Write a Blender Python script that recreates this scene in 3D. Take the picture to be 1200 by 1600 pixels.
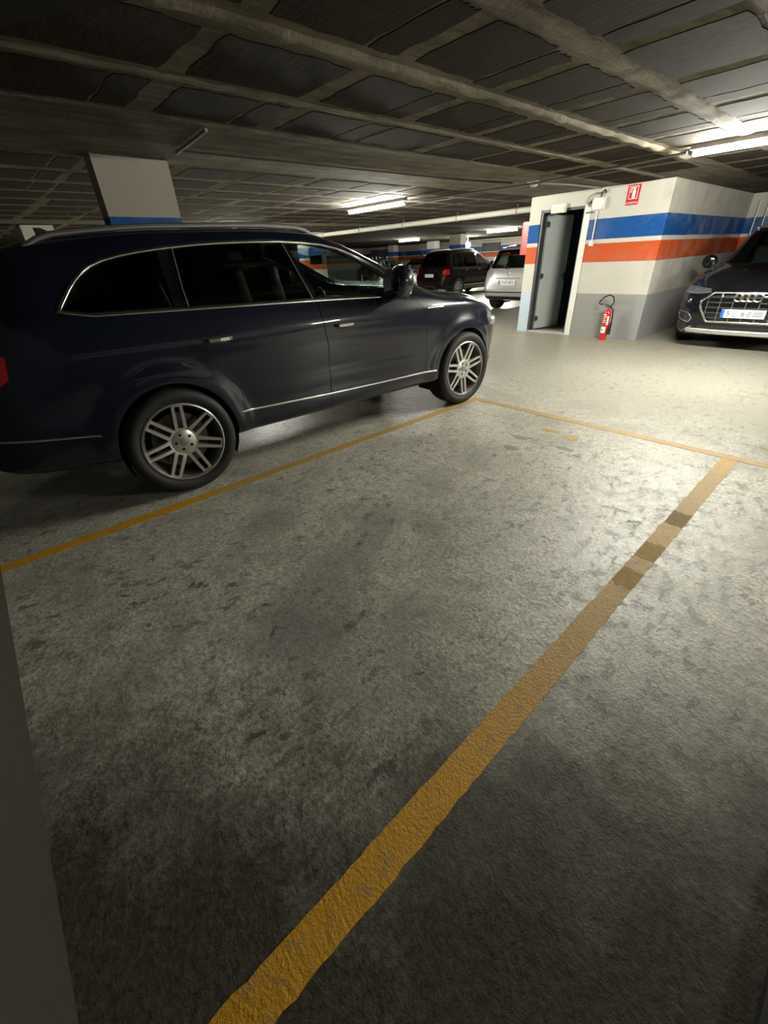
import bpy, bmesh, math, random
import numpy as np
from mathutils import Vector, Matrix
from mathutils.bvhtree import BVHTree
from mathutils.interpolate import poly_3d_calc

for _o in list(bpy.data.objects):
    bpy.data.objects.remove(_o)
scene = bpy.context.scene
COL = scene.collection
random.seed(7)
PI = math.pi

# ------------------------------------------------------------------ camera, world, exposure
cd = bpy.data.cameras.new('camera')
cam = bpy.data.objects.new('camera', cd)
COL.objects.link(cam)
cr = Vector((0.67448, 0.73701, -0.04351)); cu = Vector((-0.36081, 0.38046, 0.85151)); cf = Vector((-0.64412, 0.55863, -0.52253))
cam.matrix_world = Matrix(((cr.x, cu.x, -cf.x, 0), (cr.y, cu.y, -cf.y, 0), (cr.z, cu.z, -cf.z, 1.45336), (0, 0, 0, 1)))
cd.sensor_fit = 'VERTICAL'; cd.sensor_height = 36.0
cd.lens = 645.18 / 1600 * 36
cd.clip_start = 0.02; cd.clip_end = 200
scene.camera = cam
world = bpy.data.worlds.new('world'); scene.world = world
world.use_nodes = True
world.node_tree.nodes['Background'].inputs[0].default_value = (0.6, 0.62, 0.65, 1)
world.node_tree.nodes['Background'].inputs[1].default_value = 0.0
scene.view_settings.view_transform = 'Standard'
scene.view_settings.look = 'None'
scene.view_settings.exposure = 0.0
scene.view_settings.gamma = 1.0
scene.view_settings.use_curve_mapping = False
TUBE = 800.          # emission of the fluorescent tubes
CEIL = 2.32

# ------------------------------------------------------------------ materials
MATS = {}
class NT:
    def __init__(s, name):
        s.m = bpy.data.materials.new(name); s.m.use_nodes = True
        s.t = s.m.node_tree; s.b = s.t.nodes['Principled BSDF']; s.out = s.t.nodes['Material Output']
        MATS[name] = s.m
    def n(s, typ, **kw):
        nd = s.t.nodes.new(typ)
        for k, v in kw.items():
            if k.startswith('i_'):
                k = k[2:]; k = int(k) if k.isdigit() else k.replace('_', ' ')
                nd.inputs[k].default_value = v
            else: setattr(nd, k, v)
        return nd
    def l(s, a, b): s.t.links.new(a, b)
    def coord(s, space='Object', scale=(1, 1, 1)):
        if space == 'World': o = s.n('ShaderNodeNewGeometry').outputs['Position']
        else: o = s.n('ShaderNodeTexCoord').outputs[space]
        mp = s.n('ShaderNodeMapping'); mp.inputs['Scale'].default_value = scale
        s.l(o, mp.inputs['Vector']); return mp.outputs[0]
    def noise(s, vec, scale, detail=4, rough=.55, dist=0.):
        nd = s.n('ShaderNodeTexNoise'); nd.inputs['Scale'].default_value = scale; nd.inputs['Detail'].default_value = detail
        nd.inputs['Roughness'].default_value = rough; nd.inputs['Distortion'].default_value = dist
        s.l(vec, nd.inputs['Vector']); return nd.outputs['Fac']
    def ramp(s, fac, stops):
        nd = s.n('ShaderNodeValToRGB'); e = nd.color_ramp.elements
        while len(e) < len(stops): e.new(0.5)
        for q, (p_, c) in zip(e, stops):
            q.position = p_; q.color = (c, c, c, 1) if isinstance(c, (int, float)) else (*c, 1)
        s.l(fac, nd.inputs[0]); return nd.outputs[0]
    def mix(s, fac, a, b, bt='MIX'):
        nd = s.n('ShaderNodeMix', data_type='RGBA', blend_type=bt)
        for i, v in ((0, fac), (6, a), (7, b)):
            if isinstance(v, (int, float)): nd.inputs[i].default_value = v if i == 0 else (v, v, v, 1)
            elif isinstance(v, tuple): nd.inputs[i].default_value = (*v, 1)
            else: s.l(v, nd.inputs[i])
        return nd.outputs[2]
    def math(s, op, a, b=0., c=None):
        nd = s.n('ShaderNodeMath', operation=op)
        for i, v in enumerate((a, b) if c is None else (a, b, c)):
            if isinstance(v, (int, float)): nd.inputs[i].default_value = v
            else: s.l(v, nd.inputs[i])
        return nd.outputs[0]
    def bump(s, h, strength=.3, dist=.01, nrm=None):
        nd = s.n('ShaderNodeBump'); nd.inputs['Strength'].default_value = strength; nd.inputs['Distance'].default_value = dist
        s.l(h, nd.inputs['Height'])
        if nrm: s.l(nrm, nd.inputs['Normal'])
        return nd.outputs[0]
    def set(s, color=None, rough=None, normal=None, **kw):
        for v, k in ((color, 'Base Color'), (rough, 'Roughness'), (normal, 'Normal')):
            if v is None: continue
            if isinstance(v, tuple): s.b.inputs[k].default_value = (*v, 1)
            elif isinstance(v, (int, float)): s.b.inputs[k].default_value = v
            else: s.l(v, s.b.inputs[k])
        for k, v in kw.items():
            k = k.replace('_', ' ')
            s.b.inputs[k].default_value = (*v, 1) if isinstance(v, tuple) else v
        return s.m

def pmat(name, c, var=.12, scale=20., rough=.5, bump=0., **kw):
    """plain procedural surface: base colour with a little noise in tone and gloss"""
    t = NT(name); v = t.coord()
    f = t.noise(v, scale)
    lo = tuple(x * (1 - var) for x in c); hi = tuple(min(1, x * (1 + var)) for x in c)
    col = t.mix(f, lo, hi)
    r = t.ramp(f, [(0, max(0, rough - .06)), (1, min(1, rough + .06))])
    nm = t.bump(t.noise(v, scale * 4, 3), bump, .004) if bump else None
    return t.set(col, r, nm, **kw)

def glass(name, tint, gloss=1.0):
    t = NT(name); t.t.nodes.remove(t.b)
    v = t.coord(); f = t.noise(v, 3., 5)
    col = t.mix(f, tuple(x * .93 for x in tint), tint)
    tr = t.n('ShaderNodeBsdfTransparent'); t.l(col, tr.inputs[0])
    gl = t.n('ShaderNodeBsdfGlossy'); gl.inputs['Roughness'].default_value = .02; gl.inputs['Color'].default_value = (gloss, gloss, gloss, 1)
    lw = t.n('ShaderNodeLayerWeight'); lw.inputs[0].default_value = .5
    fr = t.math('ADD', t.math('MULTIPLY', t.math('POWER', lw.outputs['Facing'], 5.), .9), .035)
    ms = t.n('ShaderNodeMixShader'); t.l(fr, ms.inputs[0]); t.l(tr.outputs[0], ms.inputs[1]); t.l(gl.outputs[0], ms.inputs[2])
    t.l(ms.outputs[0], t.out.inputs[0]); return t.m

def paint(name, c, rough=.32, metal=.0, coat=1.):
    t = NT(name); v = t.coord()
    dust = t.noise(v, 2.2, 6, .6); fl = t.noise(v, 900., 2)
    col = t.mix(t.ramp(fl, [(.45, 0.), (.7, .5)]), c, tuple(min(1, x * 1.6 + .001) for x in c))
    col = t.mix(t.ramp(dust, [(.45, 0.), (.85, .02)]), col, (.2, .19, .17))
    return t.set(col, rough, None, Metallic=metal, Coat_Weight=coat, Coat_Roughness=.04, Coat_IOR=1.5, Specular_IOR_Level=(.12 if max(c) < .05 else .5))

def emit(name, c, strength):
    t = NT(name); v = t.coord(); f = t.noise(v, 2., 2)
    col = t.mix(f, tuple(x * .97 for x in c), c)
    t.l(col, t.b.inputs['Emission Color']); t.b.inputs['Emission Strength'].default_value = strength
    t.b.inputs['Base Color'].default_value = (.8, .8, .8, 1); return t.m

def mat_floor():
    t = NT('concrete_floor'); w = t.coord('World')
    big = t.noise(w, .55, 5, .6, .4); mid = t.noise(w, 2.0, 8, .65, .5); fine = t.noise(w, 16., 8, .7); grit = t.noise(w, 110., 3, .65); gran = t.noise(w, 48., 5, .7)
    col = t.mix(t.ramp(big, [(.3, 0.), (.7, 1.)]), (.60, .575, .48), (.74, .715, .60))
    col = t.mix(t.ramp(mid, [(.38, .65), (.55, 0.)]), col, (.34, .325, .28))
    # driving lane coloured darker and bays paler, evening out the lamp falloff
    ys = t.n('ShaderNodeSeparateXYZ'); t.l(t.n('ShaderNodeNewGeometry').outputs['Position'], ys.inputs[0])
    lane = t.math('ADD', t.math('MULTIPLY', ys.outputs[1], .1), t.math('MULTIPLY', t.math('SUBTRACT', t.noise(w, 1.4, 6, .65), .5), .16))
    col = t.mix(t.ramp(lane, [(.36, 0.), (.50, .85)]), col, (.33, .315, .265))
    def field(sx, sy, cx, cy, rot=0.):
        mp = t.n('ShaderNodeMapping', vector_type='TEXTURE')
        mp.inputs['Location'].default_value = (cx, cy, 0); mp.inputs['Rotation'].default_value = (0, 0, rot); mp.inputs['Scale'].default_value = (sx, sy, 1)
        t.l(t.n('ShaderNodeNewGeometry').outputs['Position'], mp.inputs[0]); return mp.outputs[0]
    def blob(cx, cy, rx, ry, ang=0., ns=3., na=.5, edge=.35):
        ln = t.n('ShaderNodeVectorMath', operation='LENGTH'); t.l(field(rx, ry, cx, cy, ang), ln.inputs[0])
        d = t.math('ADD', ln.outputs['Value'], t.math('MULTIPLY', t.math('SUBTRACT', t.noise(w, ns, 7, .7), .5), na * 2))
        return t.ramp(t.math('MULTIPLY', d, .5), [(.5 * (1 - edge), 1.), (.5 * (1 + edge), 0.)])
    # ragged grime stain along the bay rear, its colour deepened to paint in foreground vignetting
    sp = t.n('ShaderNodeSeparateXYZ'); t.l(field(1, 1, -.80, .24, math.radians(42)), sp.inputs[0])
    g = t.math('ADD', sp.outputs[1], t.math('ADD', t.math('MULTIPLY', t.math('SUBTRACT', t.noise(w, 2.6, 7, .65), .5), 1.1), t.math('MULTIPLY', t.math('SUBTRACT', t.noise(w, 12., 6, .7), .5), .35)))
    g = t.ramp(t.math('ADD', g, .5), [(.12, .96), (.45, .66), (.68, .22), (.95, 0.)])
    # purple-grey tyre and oil stains in the bay
    for (a, c, k) in [((-1.38, .72, .22, .42, .5, 4.5, .75), (.27, .25, .25), .7), ((-1.68, 1.35, .13, .36, .45, 5., .8), (.31, .29, .29), .65), ((-2.25, .95, .16, .2, 0., 6., .8), (.30, .29, .25), .6),
                      ((-1.45, 1.62, .12, .08, .6, 6., .5), (.25, .25, .21), .6), ((-.95, .72, .3, .35, .3, 5., .9), (.28, .27, .24), .5), ((.15, 1.0, .45, .7, .3, 4., .7), (.20, .20, .155), .6), ((-.2, .5, .3, .4, .3, 5., .6), (.11, .105, .085), .6)]:
        col = t.mix(t.math('MULTIPLY', blob(*a), k), col, c)
    # flaked-off topping: dark pits and scuffs drawn out along the driving direction
    sc = t.noise(t.coord('World', (1., .65, 1.)), 15., 7, .72, .3)
    spots = t.ramp(sc, [(.545, 0.), (.60, 1.)])
    amt = t.ramp(t.noise(w, 1.1, 3), [(.36, .12), (.56, 1.)])
    col = t.mix(t.math('MULTIPLY', t.math('MULTIPLY', spots, amt), t.ramp(t.noise(w, 7., 4), [(.35, .35), (.62, 1.)])), col, (.085, .078, .066))
    col = t.mix(t.ramp(fine, [(.34, .6), (.56, 0.)]), col, (.25, .24, .2))
    col = t.mix(t.ramp(gran, [(.36, .8), (.58, 0.)]), col, (.2, .19, .157))
    grime_shade = t.mix(t.ramp(gran, [(.35, 0.), (.65, 1.)]), (.03, .026, .019), (.075, .066, .05))
    col = t.mix(g, col, grime_shade)
    r = t.math('ADD', t.math('MULTIPLY', mid, .16), t.math('ADD', t.math('MULTIPLY', gran, .16), .19))
    r = t.math('ADD', r, t.math('MULTIPLY', g, .30))
    t.l(t.math('SUBTRACT', .5, t.math('MULTIPLY', g, .36)), t.b.inputs['Specular IOR Level'])
    bh = t.math('ADD', t.math('MULTIPLY', grit, .6), t.math('ADD', t.math('MULTIPLY', gran, .8), t.math('MULTIPLY', fine, .8)))
    bh = t.math('SUBTRACT', bh, t.math('MULTIPLY', spots, .3))
    return t.set(col, r, t.bump(t.math('MULTIPLY', bh, t.ramp(mid, [(.3, .35), (.65, 1.)])), .7, .006))

def mat_ceiling():
    t = NT('rendered_ceiling'); w = t.coord('World')
    n1 = t.noise(t.coord('World', (5., .5, 1.)), 2.2, 7, .65, .2); n2 = t.noise(w, 3.5, 6, .6); n3 = t.noise(w, 26., 5, .65)
    col = t.mix(t.ramp(n1, [(.35, 0.), (.65, 1.)]), (.12, .105, .078), (.275, .245, .188))
    col = t.mix(t.ramp(n2, [(.35, .6), (.6, 0.)]), col, (.10, .086, .062))
    col = t.mix(t.ramp(n3, [(.38, .3), (.6, 0.)]), col, (.10, .09, .07))
    bh = t.math('ADD', t.math('MULTIPLY', n1, 1.6), t.math('MULTIPLY', n3, .5))
    return t.set(col, .95, t.bump(bh, .7, .02), Specular_IOR_Level=.1)

def mat_block():
    t = NT('dark_filler_block'); w = t.coord('World')
    n1 = t.noise(t.coord('World', (1.2, 9., 1.)), 6., 7, .7); n2 = t.noise(w, 5., 6)
    inf = t.n('ShaderNodeObjectInfo').outputs['Random']
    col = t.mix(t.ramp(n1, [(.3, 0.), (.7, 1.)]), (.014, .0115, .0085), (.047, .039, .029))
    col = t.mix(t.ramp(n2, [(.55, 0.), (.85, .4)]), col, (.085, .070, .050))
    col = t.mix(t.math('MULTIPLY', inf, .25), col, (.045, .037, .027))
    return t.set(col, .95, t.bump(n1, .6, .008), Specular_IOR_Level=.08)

def stripe(name, low=(.25, .25, .24), dirt=.25, top=(.49, .47, .42)):
    t = NT(name); w = t.coord('World')
    sp = t.n('ShaderNodeSeparateXYZ'); t.l(t.n('ShaderNodeNewGeometry').outputs['Position'], sp.inputs[0]); z = sp.outputs[2]
    wob = t.math('MULTIPLY', t.math('SUBTRACT', t.noise(w, 9., 4), .5), .008)
    zz = t.math('DIVIDE', t.math('ADD', z, wob), 4.)
    nd = t.n('ShaderNodeValToRGB'); nd.color_ramp.interpolation = 'CONSTANT'; e = nd.color_ramp.elements
    st = [(0, low), (.722, top), (1.232, (.46, .07, .012)), (1.508, top), (1.575, (.002, .062, .235)), (1.868, top)]
    while len(e) < len(st): e.new(.5)
    for q, (p_, c) in zip(e, st): q.position = p_ / 4.; q.color = (*c, 1)
    t.l(zz, nd.inputs[0])
    n1 = t.noise(w, 1.7, 6, .6); n2 = t.noise(w, 18., 6, .65)
    col = t.mix(t.ramp(n1, [(.45, 0.), (.75, dirt)]), nd.outputs[0], (.30, .28, .25))
    col = t.mix(t.ramp(n2, [(.58, 0.), (.75, .09)]), col, (.42, .40, .36))
    return t.set(col, .7, t.bump(n2, .25, .006), Specular_IOR_Level=.25)

def mat_wall(name, a, b):
    t = NT(name); w = t.coord('World'); n1 = t.noise(w, 1.5, 7, .6); n2 = t.noise(w, 20., 6, .65)
    col = t.mix(n1, a, b); col = t.mix(t.ramp(n2, [(.4, .3), (.6, 0.)]), col, tuple(x * .6 for x in a))
    return t.set(col, .85, t.bump(n2, .4, .008))

def mat_line(name, worn=.5):
    t = NT(name); w = t.coord('World')
    n1 = t.noise(w, 3.2, 6, .65); n2 = t.noise(w, 22., 7, .7); n3 = t.noise(t.coord('World', (.2, 1., 1.)), 2.2, 3)
    col = t.mix(n1, (.58, .28, .008), (.70, .37, .015))
    y = t.n('ShaderNodeSeparateXYZ'); t.l(t.n('ShaderNodeNewGeometry').outputs['Position'], y.inputs[0])
    yf = t.ramp(t.math('DIVIDE', y.outputs[1], 4.), [(.16, 0.), (.32, worn), (.9, worn * 1.15)])
    grime = t.math('MULTIPLY', yf, t.ramp(n3, [(.35, .65), (.65, 1.)]))
    col = t.mix(grime, col, (.33, .255, .135))
    col = t.mix(t.ramp(n2, [(.53, 0.), (.70, .7)]), col, (.25, .215, .15))
    return t.set(col, t.ramp(n2, [(.3, .42), (.7, .62)]), t.bump(t.math('ADD', t.noise(w, 85., 4, .7), n2), .55, .01))

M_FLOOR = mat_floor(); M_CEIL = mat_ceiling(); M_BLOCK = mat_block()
M_STRIPE = stripe('striped_wall_paint'); M_STRIPE_BLUE = stripe('striped_wall_paint_pale_base', (.40, .48, .55), .12)
M_STRIPE_OLD = stripe('striped_wall_paint_aged', (.27, .27, .27), .3, (.34, .31, .26))
M_STRIPE_DIRTY = stripe('striped_wall_paint_sooty', (.27, .27, .27), .75)
M_BACK = mat_wall('brown_plaster', (.024, .019, .014), (.04, .032, .023))
M_GREY = mat_wall('grey_plaster', (.36, .35, .33), (.46, .45, .42))
M_LINE = mat_line('yellow_floor_paint', .62); M_LINE_FAINT = mat_line('faded_yellow_floor_paint', .8)
M_WHITE = pmat('white_plastic', (.72, .71, .67), .06, 12, .45)
M_CREAM = pmat('white_jamb_paint', (.66, .66, .62), .08, 8, .5)
M_TUBE = emit('lit_tube', (1., .985, .86), TUBE)
M_CONDUIT = pmat('grey_conduit', (.22, .21, .19), .15, 10, .6)
M_PIPE = pmat('pale_pipe', (.40, .38, .33), .12, 6, .6)
M_DARKSTEEL = pmat('dark_grey_steel', (.045, .047, .05), .15, 10, .5)
M_BLACK = pmat('black_rubber', (.012, .012, .013), .2, 30, .75, .2)
M_TYRE = pmat('tyre_rubber', (.014, .0135, .013), .3, 40, .68, .15)
M_LINER = pmat('black_wheel_liner', (.006, .006, .006), .2, 20, .9)
M_TRIM = pmat('black_gloss_trim', (.006, .006, .007), .2, 20, .12, 0, Coat_Weight=.6)
M_PLASTIC = pmat('black_plastic', (.014, .014, .015), .2, 60, .55, .2)
M_CHROME = pmat('brushed_chrome', (.74, .73, .70), .05, 20, .2, 0, Metallic=1.)
M_CHROME_DARK = pmat('satin_rail_metal', (.36, .36, .36), .08, 20, .42, 0, Metallic=.9)
M_RIM = pmat('silver_alloy', (.66, .65, .62), .07, 14, .3, 0, Metallic=.85)
M_RIM_DARK = pmat('dusty_rim_barrel', (.15, .145, .14), .2, 10, .45, 0, Metallic=.7)
M_DISC = pmat('brake_disc_steel', (.10, .098, .095), .2, 14, .5, 0, Metallic=.6)
M_GLASS = glass('green_tinted_glass', (.93, .985, .96)); M_PRIVACY = glass('dark_privacy_glass', (.30, .31, .31))
M_SMOKE = glass('smoked_glass', (.62, .69, .66)); M_CLEAR = glass('clear_lamp_lens', (.88, .9, .92))
M_INT = pmat('dark_cabin_trim', (.018, .018, .019), .2, 20, .7, .1)
M_SEAT = pmat('dark_leather', (.022, .021, .02), .2, 30, .5, .15)
M_DASH = pmat('grey_green_dashboard', (.10, .12, .11), .15, 14, .55)
M_RED = pmat('signal_red', (.50, .015, .02), .08, 20, .35); M_REDGLOSS = pmat('extinguisher_red_enamel', (.62, .012, .015), .06, 10, .2, 0, Coat_Weight=.7)
M_TAIL = pmat('red_lamp_lens', (.30, .008, .008), .15, 40, .15, 0, Coat_Weight=.8)
M_TAILLIT = pmat('bright_red_lamp_lens', (.75, .03, .03), .15, 40, .15, 0, Coat_Weight=.8)
M_INK = pmat('dark_print', (.02, .02, .022), .1, 20, .6); M_PAPER = pmat('white_print', (.80, .79, .75), .04, 20, .55)
M_GREYINK = pmat('smudged_grey_print', (.12, .12, .12), .2, 60, .6)
M_EUBLUE = pmat('plate_blue', (.02, .13, .50), .06, 20, .45)
M_LAMPIN = pmat('silver_lamp_bowl', (.55, .56, .58), .2, 50, .25, 0, Metallic=.9)
M_LAMPBACK = pmat('lamp_reflector_backing', (.30, .31, .33), .4, 40, .3, 0, Metallic=.6)
M_MIRROR = pmat('dim_mirror_glass', (.20, .21, .22), .05, 6, .08, 0, Metallic=1.)
M_LEAF = pmat('pale_grey_door_paint', (.56, .60, .58), .05, 5, .5)
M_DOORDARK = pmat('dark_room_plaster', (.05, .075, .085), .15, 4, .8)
M_AMBER = pmat('aged_lamp_cover', (.62, .50, .34), .3, 18, .4)
M_NAVY = paint('black_blue_paint', (.005, .0075, .017), .28)
M_BLACKPAINT = paint('black_paint', (.004, .0042, .006), .25)
M_WINE = paint('black_cherry_paint', (.010, .004, .005), .28)
M_SILVER = paint('silver_paint', (.50, .50, .49), .3, .55)
M_BROWN = paint('brown_red_paint', (.12, .035, .02), .3, .2)

# ------------------------------------------------------------------ helpers
def link(o, parent=None):
    COL.objects.link(o)
    if parent is not None: o.parent = parent
    return o
def tag(o, label, cat, group=None):
    o['label'] = label; o['category'] = cat
    if group: o['group'] = group
    return o
def empty(name, loc=(0, 0, 0), rz=0., parent=None):
    o = bpy.data.objects.new(name, None); o.empty_display_size = .1
    o.location = loc; o.rotation_euler = (0, 0, rz); return link(o, parent)
def mobj(name, me, mat, parent=None, loc=None):
    if not me.materials: me.materials.append(mat)
    o = bpy.data.objects.new(name, me)
    if loc is not None: o.location = loc
    return link(o, parent)
def frame(d):
    d = Vector(d).normalized(); a = Vector((0, 0, 1)) if abs(d.z) < .9 else Vector((1, 0, 0))
    u = d.cross(a).normalized(); return u, d.cross(u).normalized(), d
class MB:
    def __init__(s): s.v = []; s.f = []
    def add(s, vs, fs):
        k = len(s.v); s.v += [tuple(x) for x in vs]; s.f += [tuple(i + k for i in f) for f in fs]; return s
    def box(s, c, d, R=None):
        vs = []
        for z in (-1, 1):
            for x, y in ((-1, -1), (1, -1), (1, 1), (-1, 1)):
                q = Vector((x * d[0] / 2, y * d[1] / 2, z * d[2] / 2))
                if R is not None: q = R @ q
                vs.append(q + Vector(c))
        return s.add(vs, [(3, 2, 1, 0), (4, 5, 6, 7), (0, 1, 5, 4), (1, 2, 6, 5), (2, 3, 7, 6), (3, 0, 4, 7)])
    def hexa(s, lo, hi):      # two quads
        return s.add(list(lo) + list(hi), [(3, 2, 1, 0), (4, 5, 6, 7), (0, 1, 5, 4), (1, 2, 6, 5), (2, 3, 7, 6), (3, 0, 4, 7)])
    def cyl(s, a, b, r, r2=None, n=16):
        r2 = r if r2 is None else r2; a = Vector(a); b = Vector(b); u, w, d = frame(b - a)
        vs = [a + (u * math.cos(2 * PI * i / n) + w * math.sin(2 * PI * i / n)) * r for i in range(n)]
        vs += [b + (u * math.cos(2 * PI * i / n) + w * math.sin(2 * PI * i / n)) * r2 for i in range(n)]
        fs = [(i, (i + 1) % n, n + (i + 1) % n, n + i) for i in range(n)] + [tuple(range(n))[::-1], tuple(range(n, 2 * n))]
        return s.add(vs, fs)
    def tube(s, pts, r, n=8, closed=False):
        pts = [Vector(q) for q in pts]; m = len(pts); vs = []; fs = []
        u = None
        for i in range(m):
            a = pts[i - 1] if (i or closed) else pts[0]; b = pts[(i + 1) % m] if (i < m - 1 or closed) else pts[-1]
            d = (b - a).normalized()
            if u is None: u = frame(d)[0]
            u = (u - d * u.dot(d)).normalized(); w = d.cross(u)
            vs += [pts[i] + (u * math.cos(2 * PI * k / n) + w * math.sin(2 * PI * k / n)) * r for k in range(n)]
        for i in range(m if closed else m - 1):
            j = (i + 1) % m
            fs += [(i * n + k, i * n + (k + 1) % n, j * n + (k + 1) % n, j * n + k) for k in range(n)]
        if not closed: fs += [tuple(range(n))[::-1], tuple(range((m - 1) * n, m * n))]
        return s.add(vs, fs)
    def lathe(s, prof, n=48, axis='x', close=True):   # prof: (along axis, radius)
        vs = []; m = len(prof); fs = []
        for i in range(n):
            a = 2 * PI * i / n; c, q = math.cos(a), math.sin(a)
            for h, r in prof: vs.append((h, r * c, r * q) if axis == 'x' else (r * c, r * q, h))
        for i in range(n):
            j = (i + 1) % n
            for k in range(m if close else m - 1):
                l = (k + 1) % m; fs.append((i * m + k, j * m + k, j * m + l, i * m + l))
        return s.add(vs, fs)
    def prism(s, poly, axis, a, b):
        n = len(poly)
        def P(q, t): return (t, q[0], q[1]) if axis == 'x' else (q[0], t, q[1]) if axis == 'y' else (q[0], q[1], t)
        return s.add([P(q, a) for q in poly] + [P(q, b) for q in poly],
                     [tuple(range(n))[::-1], tuple(range(n, 2 * n))] + [(i, (i + 1) % n, n + (i + 1) % n, n + i) for i in range(n)])
    def mesh(s, name='m', smooth=False, bevel=0., seg=2, sharp=35):
        me = bpy.data.meshes.new(name); me.from_pydata(s.v, [], s.f)
        bm = bmesh.new(); bm.from_mesh(me); bmesh.ops.recalc_face_normals(bm, faces=bm.faces)
        if bevel:
            es = [e for e in bm.edges if len(e.link_faces) == 2 and e.calc_face_angle() > .5]
            bmesh.ops.bevel(bm, geom=es, offset=bevel, segments=seg, profile=.6, affect='EDGES', clamp_overlap=True)
        bm.to_mesh(me); bm.free()
        if smooth:
            me.polygons.foreach_set('use_smooth', [True] * len(me.polygons)); me.set_sharp_from_angle(angle=math.radians(sharp))
        return me
    def build(s, name, mat, parent=None, loc=None, **kw): return mobj(name, s.mesh(name, **kw), mat, parent, loc)

def struct(o):
    if o.parent is None: o['kind'] = 'structure'
    return o
def textmesh(txt, size, thick=.0008):
    c = bpy.data.curves.new('t', 'FONT'); c.body = txt; c.size = size; c.extrude = thick; c.align_x = 'CENTER'; c.align_y = 'CENTER'; c.resolution_u = 3
    o = bpy.data.objects.new('t', c); COL.objects.link(o)
    me = bpy.data.meshes.new_from_object(o.evaluated_get(bpy.context.evaluated_depsgraph_get()))
    bpy.data.objects.remove(o); me.materials.clear(); return me
def text(name, txt, size, mat, parent, loc, rot, sx=1.):
    o = mobj(name, textmesh(txt, size), mat, parent); o.location = loc; o.rotation_euler = rot; o.scale = (sx, 1, 1); return o

# ------------------------------------------------------------------ the setting
CEIL = 2.31
XL, XR, YB, YF = -34., 7.5, -.43, 28.6
RX0, RX1, RY0, RY1 = -5.26, -2.85, 8.65, 13.6      # the service room
def sbox(name, lo, hi, mat, parent=None):
    c = [(a + b) / 2 for a, b in zip(lo, hi)]; d = [b - a for a, b in zip(lo, hi)]
    return struct(MB().box((0, 0, 0), d).build(name, mat, parent, c))
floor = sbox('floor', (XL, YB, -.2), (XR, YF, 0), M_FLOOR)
ceiling = sbox('ceiling', (XL, YB, CEIL), (XR, YF, CEIL + .25), M_CEIL)
sbox('wall_back', (XL, YB - .25, 0), (XR, YB, CEIL), M_BACK)
sbox('wall_far', (XL, YF, 0), (RX0 + .12, YF + .25, CEIL), M_STRIPE_DIRTY)
sbox('wall_left', (XL - .25, YB, 0), (XL, YF, CEIL), M_STRIPE_DIRTY)
sbox('wall_right', (XR, YB, 0), (XR + .25, RY1, CEIL), M_STRIPE_DIRTY)
sbox('wall_alcove', (RX1, RY1, 0), (XR, RY1 + .2, CEIL), M_STRIPE_DIRTY)
sbox('wall_room_left', (RX0, RY0 + .14, 0), (RX0 + .12, YF, CEIL), M_STRIPE)
sbox('wall_room_right', (RX1 - .14, RY0, 0), (RX1, RY1, CEIL), M_STRIPE_DIRTY)
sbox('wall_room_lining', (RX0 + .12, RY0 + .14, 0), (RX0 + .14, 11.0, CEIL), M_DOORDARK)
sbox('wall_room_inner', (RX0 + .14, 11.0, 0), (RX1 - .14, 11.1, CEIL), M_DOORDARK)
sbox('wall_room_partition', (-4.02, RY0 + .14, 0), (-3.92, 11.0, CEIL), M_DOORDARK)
w = MB().box((-5.1475, 0, CEIL / 2), (.225, .14, CEIL))
sbox('wall_room_pier', (RX0, RY0, 0), (-5.03, RY0 + .14, CEIL), M_STRIPE_BLUE)
# front wall right of the door and over it: one L-shaped slab
struct(MB().prism([(-5.03, 2.09), (-4.19, 2.09), (-4.19, 0), (RX1 - .14, 0), (RX1 - .14, CEIL), (-5.03, CEIL)], 'y', RY0, RY0 + .14).build('wall_room_front', M_STRIPE))

# --- waffle ceiling: filler blocks between rendered ribs
def block_mesh(lx, ly, seed):
    r = random.Random(seed); pts = []
    j = lambda a=.011: r.uniform(-a, a)
    nx, ny = 6, 9; hx, hy = lx / 2, ly / 2
    for i in range(nx): pts.append((-hx + .012 + (lx - .024) * i / (nx - 1) + j(.004), -hy + j()))
    for i in range(ny): pts.append((hx + j(), -hy + .012 + (ly - .024) * i / (ny - 1)))
    for i in range(nx): pts.append((hx - .012 - (lx - .024) * i / (nx - 1), hy + j()))
    for i in range(ny): pts.append((-hx + j(), hy - .012 - (ly - .024) * i / (ny - 1)))
    n = len(pts)
    top = [(x, y, .012) for x, y in pts]; bot = [(x * .985, y * .99, -.0035) for x, y in pts]
    me = bpy.data.meshes.new('filler_block'); me.from_pydata(top + bot, [], [tuple(range(n, 2 * n))[::-1]] + [(i, (i + 1) % n, n + (i + 1) % n, n + i) for i in range(n)])
    bm = bmesh.new(); bm.from_mesh(me); bmesh.ops.recalc_face_normals(bm, faces=bm.faces)
    if bm.faces[0].normal.z > 0: bmesh.ops.reverse_faces(bm, faces=bm.faces)
    bm.to_mesh(me); bm.free(); me.materials.append(M_BLOCK); return me
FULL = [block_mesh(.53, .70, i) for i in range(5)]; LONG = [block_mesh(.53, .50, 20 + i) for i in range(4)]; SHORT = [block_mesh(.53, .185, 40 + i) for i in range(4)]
cells = []
PX, PY = .712, .83
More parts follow.
